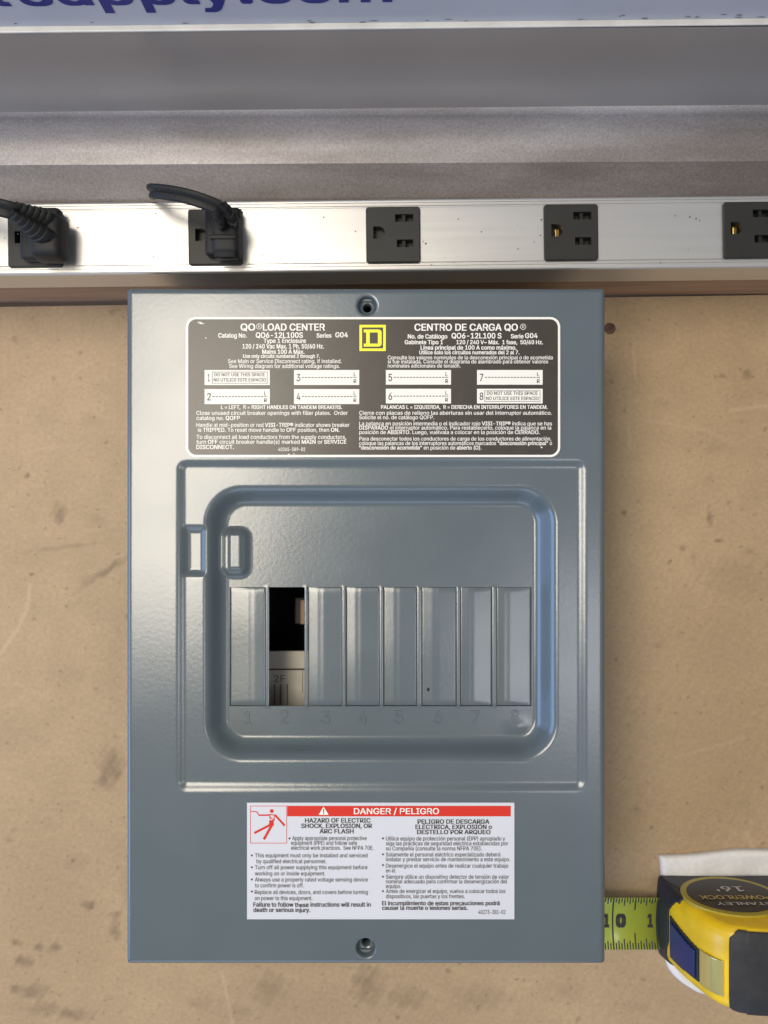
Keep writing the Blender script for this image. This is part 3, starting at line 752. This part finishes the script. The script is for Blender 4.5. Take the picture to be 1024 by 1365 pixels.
q.build('paint_chip', DARKBOX, panel)
GS = 1 if max((sarea(l) for l in outlines('1')), key=abs) > 0 else -1
# raised circuit numbers under the windows
for i, (px, py) in enumerate([(331,965),(379,964),(434,964.5),(483,965),(531,964),(583,964),(633,964.5),(686,964)]):
    og = Vector((fx(px)-CX, CY-fy(py), ZF-FRM-DEPTH)); q = MB(); sc_ = 17.5/CAP
    v, f = glyphs(str(i+1), 0); mid_ = (v[:,0].min()+v[:,0].max())/2
    q.add([(og.x+(a-mid_)*sc_, og.y+b*sc_, og.z+1.2+c) for a, b, c in v], f)
    for lp_ in outlines(str(i+1)):
        n_ = len(lp_); A_ = sarea(lp_); bs_ = len(q.v); W_ = [((a-mid_)*sc_, b*sc_) for a, b in lp_]
        for kk in range(n_):
            (xa, ya), (xb, yb) = W_[kk-1], W_[(kk+1) % n_]; L_ = math.hypot(xb-xa, yb-ya) or 1
            nx_, ny_ = (yb-ya)/L_, -(xb-xa)/L_
            x_, y_ = W_[kk]; q.v.append((og.x+x_, og.y+y_, og.z+1.2)); q.v.append((og.x+x_+nx_*GS*1.2, og.y+y_+ny_*GS*1.2, og.z-0.6))
        for kk in range(n_):
            k2 = (kk+1) % n_; q.f.append((bs_+2*kk, bs_+2*kk+1, bs_+2*k2+1, bs_+2*k2) if GS > 0 else (bs_+2*kk, bs_+2*k2, bs_+2*k2+1, bs_+2*kk+1))
    q.build('embossed_number', PAINT, panel)
FC.extrude = 0; FC.bevel_depth = 0; FC.size = 1

# enclosure box behind the cover (open front), and what shows through the slot
q = MB(); e = 12; X0, X1, Y0, Y1 = PX0+e-CX, PX1-e-CX, CY-PY1+e, CY-PY0-e; T = 4; zt = ZF-10
q.box(X0, X1, Y0, Y1, 0.5, T); q.box(X0, X0+T, Y0, Y1, T, zt); q.box(X1-T, X1, Y0, Y1, T, zt); q.box(X0+T, X1-T, Y0, Y0+T, T, zt); q.box(X0+T, X1-T, Y1-T, Y1, T, zt)
q.build('enclosure', ENCL, panel)
for (kx, ky, ax) in [(-180,0,'y'),(-60,0,'y'),(90,0,'y')]:
    for sgn in (0, 1):
        q = MB(); pr_ = [(26,0),(26,1.2),(24,1.6),(0.5,1.6)]
        q.lathe(pr_, 0, 0, 0, 28, True); yv = Y1 if sgn else Y0
        q.v = [(pc[0]+kx+v[0], yv+(v[2] if sgn else -v[2]), 130+v[1]) for v in q.v]
        q.build('knockout', ENCL, panel, smooth=True, angle=30)
q = MB(); q.box(X0+30, X1-30, Y0+60, Y1-60, T+0.5, 40); q.build('interior_base', DARKBOX, panel)
ZB = 165.0
bx0, bx1 = wx(300, ZB), wx(440, ZB); by1 = wy(868, ZB); by0 = by1-150
q = MB(); q.rbox(bx0, bx1, wy(891.6,ZB), by1, ZB-9, ZB, 1.2, 2); q.rbox(bx0, bx1, by0, wy(893.2,ZB), ZB-9, ZB-0.4, 1.2, 2)
q.build('neutral_bar_holder', OFFWHITE, panel)
q = MB(); q.rbox(bx0-20, bx1, by0, by1-24, 40.5, ZB-9.2, 2, 2); q.build('breaker_base', DARKBOX, panel)
q = MB()
text(q, '2F', 365, 380, 909, 9, ZB+0.2, 0.03)
for gxp in (365, 373, 382): prect(q, gxp, 912, gxp+2.2, 940, ZB+0.2)
prect(q, 403, 893, 404, 924, ZB+0.2)
q.build('moulded_marks', MARKS, panel)
q = MB(); zs = 130.0; q.rbox(wx(392,zs), wx(420,zs), wy(833,zs), wy(797,zs), 70.5, zs-6, 2, 2); q.build('stab_holder', GREYPL, panel)
q = MB(); q.rbox(wx(400.5,zs), wx(412,zs), wy(832,zs), wy(799,zs), 80, zs+4, 1, 2); q.build('bus_stab', COPPER, panel)

# ---------------------------------------------------------------- nameplate
ZN = ZF + 1.5
nroot = MB(); nroot.poly(rr_pts(248.2-CX, CY-609.3, 746.6-CX, CY-423, 13), ZN, 1.2)
nameplate = nroot.build('nameplate', WHITEP, panel)
q = MB(); q.poly(rr_pts(251.4-CX, CY-606.4, 743.4-CX, CY-426, 10.5), ZN+0.3)
q.build('dark_print', PLATE, nameplate)
ZT = ZN + 0.6
q = MB(); B = 0.040; Rg = 0.018
for a in [
 ('QO', 320.7,340.4,440.5,9.0,B),('LOAD CENTER',350.5,433.3,440.5,9.0,B),
 ('Catalog No.',291,329,450,5.8,B),('QO6-12L100S',341,404,450.2,7.0,B),('Series',422,442,450,5.6,B),('G04',447,464,449.6,6.6,B),
 ('Type 1 Enclosure',351.5,408,457,5.6,B),('120 / 240 Vac Max. 1 Ph, 50/60 Hz.',323.4,432,464.5,5.8,B),('Mains 100 A Max.',349.6,406,471.6,5.6,B),
 ('Use only circuits numbered 2 through 7.',324,426.5,477,4.6,B),
 ('See Main or Service Disconnect rating, if installed.',304,455.5,484,5.2,Rg),('See Wiring diagram for additional voltage ratings.',305.6,453,490.5,5.2,Rg),
 ('L = LEFT,  R = RIGHT HANDLES ON TANDEM BREAKERS.',294.7,456.3,545.2,4.8,B),
 ('Close unused circuit breaker openings with filler plates.  Order',261.9,463.7,553,5.2,Rg),('catalog no. **QOFP**',262,320,559.8,5.2,Rg),
 ('Handle at mid-position or red **VISI-TRIP®** indicator shows breaker',262,466,569,5.2,Rg),('is **TRIPPED.** To reset move handle to **OFF** position, then **ON.**',264,452.7,575.6,5.2,Rg),
 ('To disconnect all load conductors from the supply conductors,',262,461.5,585,5.2,Rg),('turn **OFF** circuit breaker handle(s) marked **MAIN** or **SERVICE**',262,462,591.5,5.2,Rg),
 ('**DISCONNECT.**',262,312,598.5,5.4,Rg),('40265-589-02',371,407,601.2,4.6,Rg),
 ('CENTRO DE CARGA QO',552.5,690.5,440.7,9.0,B),
 ('No. de Catálogo',543.7,596.5,451.2,5.6,B),('QO6-12L100 S',602,668.7,451,7.0,B),('Serie',681,698,451,5.6,B),('G04',700,716.8,450.6,6.4,B),
 ('Gabinete Tipo 1',539.6,590.7,458.8,5.4,B),('120 / 240 V~ Máx.  1 fase,  50/60 Hz.',608.5,724,458.8,5.4,B),
 ('Línea principal de 100 A como máximo.',560.7,688.6,466,5.4,B),('Utilice solo los circuitos numerados del 2 al 7.',559,692.5,472.2,5.0,B),
 ('Consulte los valores nominales de la desconexión principal o de acometida',517,737,479,5.0,Rg),
 ('si fue instalada. Consulte el diagrama de alambrado para obtener valores',517,730.7,484.4,5.0,Rg),('nominales adicionales de tensión.',517,614,490,5.0,Rg),
 ('PALANCAS L = IZQUIERDA,  R = DERECHA EN INTERRUPTORES EN TANDEM.',508,730,545,4.8,B),
 ('Cierre con placas de relleno las aberturas sin usar del interruptor automático.',479,735.7,552.8,5.0,Rg),('Solicite el no. de catálogo QOFP.',479,578.7,558.8,5.0,Rg),
 ('La palanca en posición intermedia o el indicador rojo **VISI-TRIP®** indica que se has',479,736,567,5.0,Rg),
 ('**DISPARADO** el interruptor automático. Para restablecerlo, coloque la palanca en la',479,735,572.6,5.0,Rg),
 ('posición de **ABIERTO**. Luego, vuélvala a colocar en la posición de **CERRADO.**',479,719.5,578.6,5.0,Rg),
 ('Para desconectar todos los conductores de carga de los conductores de alimentación,',479,735,587.2,5.0,Rg),
 ('coloque las palancas de los interruptores automáticos marcados **"desconexión principal"** o',479,736,593.2,5.0,Rg),
 ('**"desconexión de acometida"** en posición de **abierto (O)**.',479,642,599.2,5.0,Rg)]:
    text(q, a[0], a[1], a[2], a[3], a[4], ZT, a[5])
for (x, y) in ((345.6, 435.0), (697.5, 435.6)):
    q2 = [(4.0*math.cos(2*math.pi*i/20), 4.0*math.sin(2*math.pi*i/20)) for i in range(20)]; q3 = [(a*0.84, b*0.84) for a, b in q2]
    X, Y = wx(x, ZT), wy(y, ZT)
    q.add([(X+a, Y+b, ZT) for a, b in q2]+[(X+a, Y+b, ZT) for a, b in q3], [(i, (i+1)%20, 20+(i+1)%20, 20+i) for i in range(20)])
    text(q, 'R', x-1.5, x+1.7, y+2.1, 4.2, ZT, 0.01)
q.build('lettering', WHITEP, nameplate)
# the square emblem with a D
q = MB()
x0, y0, x1, y1, t = 479.2, 433.0, 514.4, 467.9, 3.5
for c in ((x0,y0,x1,y0+t),(x0,y1-t,x1,y1),(x0,y0+t,x0+t,y1-t),(x1-t,y0+t,x1,y1-t)): prect(q, *c, ZT)
prect(q, 485.0, 439.2, 503.8, 443.2, ZT); prect(q, 485.0, 458.0, 503.8, 462.0, ZT)
prect(q, 488.2, 443.2, 493.0, 458.0, ZT); prect(q, 503.8, 443.2, 508.8, 458.0, ZT)
q.poly([(wx(503.8,ZT),wy(443.2,ZT)),(wx(508.8,ZT),wy(443.2,ZT)),(wx(508.3,ZT),wy(441.0,ZT)),(wx(506,ZT),wy(439.2,ZT)),(wx(503.8,ZT),wy(439.2,ZT))], ZT)
q.poly([(wx(503.8,ZT),wy(458,ZT)),(wx(503.8,ZT),wy(462,ZT)),(wx(506,ZT),wy(462,ZT)),(wx(508.8,ZT),wy(459.5,ZT)),(wx(508.8,ZT),wy(458,ZT))], ZT)
q.build('emblem', YELLOWP, nameplate)
# eight write-in fields and their print
q = MB()
for num, x0, x1, y0, y1 in [(1,272.8,359.8,493.2,513.3),(2,272.8,359.8,518.6,538.7),(3,392,479,493.2,513.2),(4,392,479,518.6,538.6),
                            (5,514.5,601.3,493.2,512.8),(6,514.5,601.3,518.2,537.8),(7,636,723.5,493.2,512.8),(8,636,723.5,518.2,537.8)]:
    f = MB(); prect(f, x0, y0, x1, y1, ZN+0.55); f.build('circuit_field', FIELD, nameplate)
    ym = (y0+y1)/2; z2 = ZN+0.8
    text(q, str(num), x0+(3.4 if num != 1 else 4.2), x0+(8.4 if num != 1 else 6.9), ym+5.0, 9.6, z2, 0.018)
    if num in (1, 8):
        a, b, c, d = x0+10.0, x1-3.2, y0+2.4, y1-2.2
        for r4 in ((a,c,b,c+.55),(a,d-.55,b,d),(a,c+.55,a+.55,d-.55),(b-.55,c+.55,b,d-.55)): prect(q, *r4, z2)
        text(q, 'DO NOT USE THIS SPACE', a+3.2, b-3.6, ym-1.7, 4.4, z2, 0.022); text(q, 'NO UTILICE ESTE ESPACIO', a+2.2, b-2.2, ym+5.2, 4.4, z2, 0.022)
    else:
        x = x0+10.5
        while x < x1-10.5: prect(q, x, ym-.5, x+2.8, ym+.55, z2); x += 4.3
        prect(q, x1-8.4, ym-.35, x1-3.4, ym+.4, z2)
        text(q, 'L', x1-7.4, x1-4.6, ym-1.8, 5.0, z2, 0.022); text(q, 'R', x1-7.6, x1-3.9, ym+7.4, 5.0, z2, 0.022)
q.build('field_lettering', GREYP, nameplate)
# scuffs at the plate's top left and bottom right corners
q = MB(); rs = random.Random(2)
for (x, y, r0) in ((267.5,430.5,1.8),(271,431.5,1.0),(274.5,450.5,.8),(265.5,430,1.2),(385,605.5,.9),(392,605,.8),(722,596.5,1.3)):
    pts = [(wx(x,ZT)+r0*rs.uniform(.5,1.2)*1.4*math.cos(j*math.pi/4), wy(y,ZT)+r0*rs.uniform(.5,1.2)*math.sin(j*math.pi/4)) for j in range(8)]
    q.poly(pts, ZT)
q.build('scuff', FIELD, nameplate)['kind'] = 'stuff'

# ---------------------------------------------------------------- warning label
ZL = ZF + 1.3
lx0, ly0, lx1, ly1 = 329.6, 1069.6, 685.6, 1224.8
gxs = np.linspace(lx0, lx1, 120); gys = np.linspace(ly0, ly1, 60)
def lab_z(x, y): return ZL + 1.5*np.exp(-(((x-402)/7.0)**2+((y-1206)/8.0)**2))
q = MB()
for y in gys:
    for x in gxs: q.v.append((x-CX, CY-y, float(lab_z(x, y))))
for j in range(59):
    for i in range(119): a = j*120+i; q.f.append((a, a+120, a+121, a+1))
ring = list(range(120))+[j*120+119 for j in range(1,60)]+[59*120+i for i in range(118,-1,-1)]+[j*120 for j in range(58,0,-1)]
bs = len(q.v); q.v += [(q.v[r__][0], q.v[r__][1], ZL-1.0) for r__ in ring]; nr = len(ring)
for k in range(nr): q.f.append((ring[k], ring[(k+1)%nr], bs+(k+1)%nr, bs+k))
wl_ = q.build('warning_label', PAPERL, panel, smooth=True, angle=40)
ZW = ZL + 0.3
q = MB(); prect(q, 383, 1074.3, 681, 1088.2, ZW); q.build('red_banner', REDP, wl_)
q = MB(); z3 = ZW+0.25
text(q, 'DANGER / PELIGRO', 471.8, 585.4, 1085.2, 7.9, z3, 0.028)
q.poly([(wx(424.8,z3),wy(1086.2,z3)),(wx(438.2,z3),wy(1086.2,z3)),(wx(431.5,z3),wy(1075.2,z3))], z3)
q.build('banner_lettering', WHITEP, wl_)
q = MB(); z4 = z3+0.25; text(q, '!', 430.8, 432.3, 1085.0, 6.6, z4, 0.03); q.build('exclamation_mark', BLACKP, wl_)
# pictogram: a person struck by a current
q = MB()
for r4 in ((333.6,1074.2,382.6,1074.9),(333.6,1123.6,382.6,1124.3),(333.6,1074.9,334.3,1123.6),(381.9,1074.9,382.6,1123.6)): prect(q, *r4, ZW)
X, Y = wx(362.4,ZW), wy(1081.2,ZW); q.poly([(X+2.6*math.cos(i*math.pi/8), Y+2.6*math.sin(i*math.pi/8)) for i in range(16)], ZW)
zz = [ZW]
def limb(pts):
    for (a, b, w_) in pts:
        zz[0] += 0.02; prline(q, a[0], a[1], b[0], b[1], w_, zz[0])
limb([((345,1086.8),(359,1086.6),1.9),((358,1085.8),(368,1086.6),1.2),((366.5,1086.2),(379.5,1100.6),2.6),
      ((359.8,1087),(360.2,1091.5),1.2),((359.2,1089),(364,1092.5),1.0),((366,1087.5),(365.5,1094),1.0),((365.5,1092),(362,1095.5),1.4),
      ((362.0,1093.5),(361.6,1101),6.0),((360.5,1099.5),(339,1110.6),2.9),((363.8,1097.5),(351.8,1119),3.2),
      ((334.8,1081.6),(341.4,1082.2),1.1),((341.4,1081.8),(344.2,1084.6),1.1),((343.6,1084.6),(345.4,1086.4),1.1)])
q.build('pictogram', REDP, wl_)
B2 = 0.045; HB = {}
for a in [('HAZARD OF ELECTRIC',406.7,494,1096.5,5.7),('SHOCK, EXPLOSION, OR',401.6,496,1103.7,5.7),('ARC FLASH',426,471.6,1110.9,5.7),
          ('PELIGRO DE DESCARGA',556.6,652.5,1098,5.6),('ELÉCTRICA, EXPLOSIÓN o',553.8,655.9,1105,5.6),('DESTELLO POR ARQUEO',556,654,1111.9,5.6),
          ('Failure to follow these instructions will result in',338,494.4,1207.8,5.6),('death or serious injury.',338,414,1214.9,5.6),
          ('El incumplimiento de estas precauciones podrá',509.3,666,1205.9,5.4),('causar la muerte o lesiones serias.',509.3,623.4,1212.1,5.4)]:
    fm = None
    if a[3] > 1200: 
        base = a[3]; fm = (lambda x, y, base=base: (x-CX, CY-base+y, float(lab_z(x, base-y))+0.3))
    q = HB.setdefault((a[1] > 502, a[3] > 1200), MB()); text(q, *a, ZW, B2, fm)
for (rt, ft), q in HB.items(): q.build('closing_lettering' if ft else 'heading_lettering', BLACKP, wl_)
q = MB(); Bn = 0.020
for a in [('Apply appropriate personal protective',389.6,489,1119.9),('equipment (PPE) and follow safe',388,476,1126.2),('electrical work practices.  See NFPA 70E.',388,498,1132.8),
          ('This equipment must only be installed and serviced',339.9,490,1142.9),('by qualified electrical personnel.',342,435,1150.7),
          ('Turn off all power supplying this equipment before',339.9,490,1158.8),('working on or inside equipment.',339.9,433.6,1167),
          ('Always use a properly rated voltage sensing device',339.9,490.5,1175.1),('to confirm power is off.',339.9,405,1182.9),
          ('Replace all devices, doors, and covers before turning',339.9,490.5,1191.1),('on power to this equipment.',339.9,416.5,1199.1),
          ('Utilice equipo de protección personal (EPP) apropiado y',514.5,673.5,1120.4),('siga las prácticas de seguridad eléctrica establecidas por',514.5,677.6,1126.9),
          ('su Compañía (consulte la norma NFPA 70E).',514.5,642.5,1133.6),('Solamente el personal eléctrico especializado deberá',514.5,667,1141.7),
          ('instalar y prestar servicio de mantenimiento a este equipo.',514.5,680,1148.1),('Desenergice el equipo antes de realizar cualquier trabajo',514.5,677.6,1156.6),
          ('en él.',514.5,528,1163.1),('Siempre utilice un dispositivo detector de tensión de valor',514.5,678.7,1171.4),('nominal adecuado para confirmar la desenergización del',514.5,676,1177.6),
          ('equipo.',514.5,534.7,1183.9),('Antes de energizar el equipo, vuelva a colocar todos los',514.5,673.9,1190.5),('dispositivos, las puertas y los frentes.',514.5,619.7,1197.4),
          ('40273-381-02',637.7,674,1218.4)]:
    fm = None
    if a[3] > 1190 and a[1] < 400:
        base = a[3]; fm = (lambda x, y, base=base: (x-CX, CY-base+y, float(lab_z(x, base-y))+0.3))
    text(q, *a, 5.3, ZW, Bn, fm)
for (x, y) in ((386,1117.6),(335.8,1140.4),(335.8,1156.2),(335.8,1172.4),(335.8,1188.4),(510.6,1117.6),(510.6,1138.9),(510.6,1153.2),(510.6,1168.8),(510.6,1188)):
    X, Y = wx(x,ZW), wy(y,ZW); q.poly([(X+1.35*math.cos(i*math.pi/5), Y+1.35*math.sin(i*math.pi/5)) for i in range(10)], ZW)
q.build('lettering', GREYP, wl_)

# ================================================================ PAPER TOWEL
tw = MB(); nx_, ny_ = 120, 110
zt0 = 13.0
for j in range(ny_):
    for i in range(nx_):
        u_, v_ = i/(nx_-1), j/(ny_-1)
        pxa = 878 + 10*v_ + 46*max(0,(v_-0.74)/0.26)**2; px = pxa + (1075-pxa)*u_
        pyt = 1139 - 10*u_**0.8 + 1.5*math.sin(u_*9); pyb = 1324 + 6*math.sin(u_*5)
        py = pyt + (pyb-pyt)*v_
        px += 1.2*math.sin(v_*11)*(1-u_)
        ed = min(u_*190, v_*150, (1-v_)*150); edge = min(1, ed/9.0)
        z = 1.0 + zt0*math.sqrt(max(0, 1-(1-edge)**2)) + 2.2*math.sin(u_*7+v_*3)*min(1, ed/30) + 1.0*math.sin(u_*23+v_*17)*min(1, ed/20) + (4*math.exp(-((v_-0.03)/0.06)**2) if v_ < .3 else 0)*u_
        tw.v.append((wx(px, z), wy(py, z), z))
for j in range(ny_-1):
    for i in range(nx_-1): a = j*nx_+i; tw.f.append((a, a+nx_, a+nx_+1, a+1))
ring = list(range(nx_))+[j*nx_+nx_-1 for j in range(1,ny_)]+[(ny_-1)*nx_+i for i in range(nx_-2,-1,-1)]+[j*nx_ for j in range(ny_-2,0,-1)]
bs = len(tw.v); tw.v += [(tw.v[r__][0], tw.v[r__][1], 0.4) for r__ in ring]; nr = len(ring)
for k in range(nr): tw.f.append((ring[k], ring[(k+1)%nr], bs+(k+1)%nr, bs+k))
two = tw.build('paper_towel', TOWEL, smooth=True, angle=70)
tag(two, 'white folded paper towel lying on the bench under the yellow tape measure', 'paper towel')

# ================================================================ TAPE MEASURE
TX0 = 451.0; TYC = -661.0; TZ0 = 14.0
tape = empty('tape_measure', (TX0+100, TYC, TZ0))
tag(tape, 'yellow and black tape measure with its lime blade pulled out against the panel', 'tape measure')
ctrl = [(451,16),(450.5,40),(452,68),(456,92),(463,122),(473,150),(486,172),(504,186),(530,193),(575,196),(620,194),(645,182),(655,150),(656,90),(655,40),(652,18),(640,14.5),(550,14),(465,14)]
def catmull(pts, per):
    n = len(pts); out = []
    for i in range(n):
        p0, p1, p2, p3 = [Vector(pts[(i+k) % n]) for k in (-1,0,1,2)]
        for q in range(per):
            t = q/per
            out.append(0.5*((2*p1)+(-p0+p2)*t+(2*p0-5*p1+4*p2-p3)*t*t+(-p0+3*p1-3*p2+p3)*t**3))
    return out
PROF = catmull(ctrl, 18); NP = len(PROF); cen = Vector((553, 100))
YS = [(-64,24),(-63,17.5),(-61,12),(-57,7),(-51,3.5),(-44,1.5),(-35,0.3),(-24,0),(0,0),(18,0),(34,0.4),(44,1.8),(52,4.5),(57,8),(60,12.5),(61,19)]
ys_s, in_s = [], []
for a, b in zip(YS[:-1], YS[1:]):
    nq = max(3, int(abs(b[0]-a[0])/1.3))
    for q in range(nq): t = q/nq; ys_s.append(a[0]+(b[0]-a[0])*t); in_s.append(a[1]+(b[1]-a[1])*t)
ys_s.append(YS[-1][0]); in_s.append(YS[-1][1]); NY = len(ys_s)
def case_pt(i, j, off=0.0):
    p = PROF[i % NP]; d = (p-cen); L = d.length
    ins = in_s[j]*(0.75 if p.x > 520 and p.y > 100 else 1.0)
    if ys_s[j] < 0: ins *= 1 + 0.1*max(0, 1-(p.x-450)/60.0)*max(0, min(1, (p.y-20)/60))
    ins *= 0.25 + 0.75*min(1, max(0, (p.y-14)/40))
    nrm = d/L; q = p - nrm*ins + nrm*off*(1 if in_s[j] < 15 else .6)
    yo = off*(1 if ys_s[j] > 52 else -1 if ys_s[j] < -52 else 0)*0.7
    return (q.x, TYC+ys_s[j]+yo, q.y)
def case_patch(name, m_, off, sel, caps=False, thick=0.0, bulge=None):
    """sel(x, z, yo): place on the side profile, and across the thickness"""
    mb = MB(); ids = {}
    def vid(i, j):
        k = (i % NP, j)
        if k not in ids: ids[k] = len(mb.v); mb.v.append(case_pt(i, j, off + (bulge(PROF[i % NP].y) if bulge else 0)))
        return ids[k]
    for i in range(NP):
        p = (PROF[i]+PROF[(i+1) % NP])/2
        for j in range(NY-1):
            if sel is None or sel(p.x, p.y, (ys_s[j]+ys_s[j+1])/2): mb.f.append((vid(i,j), vid(i,j+1), vid(i+1,j+1), vid(i+1,j)))
    if caps:
        mb.f.append(tuple(vid(i, 0) for i in range(NP))); mb.f.append(tuple(vid(i, NY-1) for i in reversed(range(NP))))
    o = mb.build(name, m_, tape, smooth=True, angle=50)
    if thick:
        s_ = o.modifiers.new('thickness', 'SOLIDIFY'); s_.thickness = thick*U; s_.offset = 0
    return o
case_patch('case', TYEL, 0, None, True)
case_patch('top_grip', TBLK, 1.6, lambda x, z, y: z > 70 and x > 498 + (7*((y-42)/12)**2 if y > 42 else 0) + (5*((-y-52)/6)**2 if y < -52 else 0) and y < 57, False, 2.4)
def bumper(x, z, y):
    if x > 640: return False
    fr = x < 500 and z < 66 - 0.5*max(0, -y-20)
    return fr or (y > 30 and x < 500 and z < 66+0.75*(y-30)) or (y > 52 and z < 90)
case_patch('front_bumper', TNAVY, 1.4, bumper, False, 2.2)
case_patch('lever_surround', TBLK, 1.2, lambda x, z, y: x < 480 and 72 < z < 142 and -41+0.02*(z-72) < y < 25-0.22*(z-72), False, 2.0)
case_patch('lock_lever', TBLUE, 4.0, lambda x, z, y: x < 480 and 80 < z < 138 and -36+0.02*(z-72) < y < 20-0.22*(z-72), False, 4.0)
case_patch('lens_label', TLENS, 0.9, lambda x, z, y: x < 492 and 144 < z < 181 and -41 < y < 11, False, 1.2, lambda z: 2.6*math.sin(math.pi*max(0,min(1,(z-143)/39.))))
mb = MB(); pts = [case_pt(i, NY-1) for i in range(NP)]; pts = [p for p in pts if p[2] < 86]
pts.sort(key=lambda p: math.atan2(p[2]-80, p[0]-cen.x))
mb.v = [(p[0], p[1]+1.5, p[2]) for p in pts] ; mb.f = [tuple(range(len(pts)))[::-1]]
so_ = mb.build('side_bumper', TNAVY, tape); s_ = so_.modifiers.new('thickness', 'SOLIDIFY'); s_.thickness = 2*U; s_.offset = 0
# oval name disc on the side that faces the panel top
YD = TYC+64.2; dcx, dcz = 541.0, 88.0
def oval(mb, rx, rz, y, dome=0.0, n=64, nr=6):
    b = len(mb.v)
    for q in range(nr+1):
        t = 1-q/nr
        for i in range(n): a = 2*math.pi*i/n; mb.v.append((dcx+rx*t*math.cos(a), y+dome*(1-t*t), dcz+rz*t*math.sin(a)))
    for q in range(nr):
        for i in range(n): i2 = (i+1)%n; mb.f.append((b+q*n+i, b+(q+1)*n+i, b+(q+1)*n+i2, b+q*n+i2))
    for i in range(n): i2=(i+1)%n
    # rim wall back into the case
    b2 = len(mb.v)
    for i in range(n): a = 2*math.pi*i/n; mb.v.append((dcx+rx*math.cos(a), y-6, dcz+rz*math.sin(a)))
    for i in range(n): i2=(i+1)%n; mb.f.append((b+i, b+i2, b2+i2, b2+i))
    return mb
oval(MB(), 76, 66, YD, 1.0).build('disc_ring', TDISCY, tape, smooth=True, angle=60)
disc = oval(MB(), 67, 56, YD+1.2, 1.0).build('name_disc', TDISC, tape, smooth=True, angle=60)
def disc_map(x, y): return (x, YD+2.9, y)
def side_text(s, xl, xr, zbase, cap, m_, bold):
    # read from the far side: text runs towards -X
    mb = MB(); v, f = glyphs(s, bold); mn, mx = v[:,0].min(), v[:,0].max(); sc = (xr-xl)/(mx-mn)
    mb.add([(xr-(a-mn)*sc, YD+2.8+c*0.03, zbase+b*cap/CAP) for a, b, c in v], f); return mb.build('disc_lettering', m_, disc)
side_text("16'", 523, 566, 64, 17, SILVERP, 0.03)
side_text('POWERLOCK', 487, 597, 95, 12, GOLDP, 0.03)
side_text('STANLEY', 505, 590, 117, 9, SILVERP, 0.02)
# blade: curved strip with printed graduations
ZBL = 22.0; YB = -669.5; HW = 42.0
def bz(yo): return ZBL + 9.0*(yo/HW)**2
q = MB(); nb = 16
ysb = [(-HW+2*HW*i/nb) for i in range(nb+1)]
for x in (290.0, 470.0):
    for yo in ysb: q.v.append((x, YB+yo, bz(yo)))
for i in range(nb): q.f.append((i, nb+1+i, nb+2+i, i+1))
bl = q.build('blade', BLADE, tape, smooth=True)
s_ = bl.modifiers.new('thickness', 'SOLIDIFY'); s_.thickness = 0.8*U; s_.offset = -1
q = MB()
def tick(x, y0, y1, w_):
    n_ = max(1, int(abs(y1-y0)/5))
    for i in range(n_):
        a = y0+(y1-y0)*i/n_; b = y0+(y1-y0)*(i+1)/n_
        q.add([(x-w_/2, YB+a, bz(a)+.35),(x+w_/2, YB+a, bz(a)+.35),(x+w_/2, YB+b, bz(b)+.35),(x-w_/2, YB+b, bz(b)+.35)], [(0,1,2,3)])
X10 = wx(816.6, ZBL)
for i in range(-3, 18):
    x = X10 + i*4.5
    if i % 16 == 0: tick(x, -HW, HW, 2.4); continue
    L = 23 if i % 8 == 0 else 15 if i % 4 == 0 else 12 if i % 2 == 0 else 9
    w_ = 2.3 if i % 8 == 0 else 1.9
    tick(x, -HW, -HW+L, w_); tick(x, HW-L, HW, w_)
q.build('graduations', BLACKP, bl)
q = MB()
def blade_num(s, xa, xb):
    v, f = glyphs(s, 0.13); mn, mx = v[:,0].min(), v[:,0].max(); sc = (xb-xa)/(mx-mn)
    q.add([(xa+(a-mn)*sc, YB-9+b*20/CAP, bz(-9+b*20/CAP)+.4+c*0.03) for a, b, c in v], f)
blade_num('1', X10-15, X10-5.5); blade_num('0', X10+5, X10+22); blade_num('1', X10+57, X10+66); blade_num('1', X10+76, X10+86)
q.build('blade_numbers', BLACKP, bl)

bpy.data.objects.remove(FO)
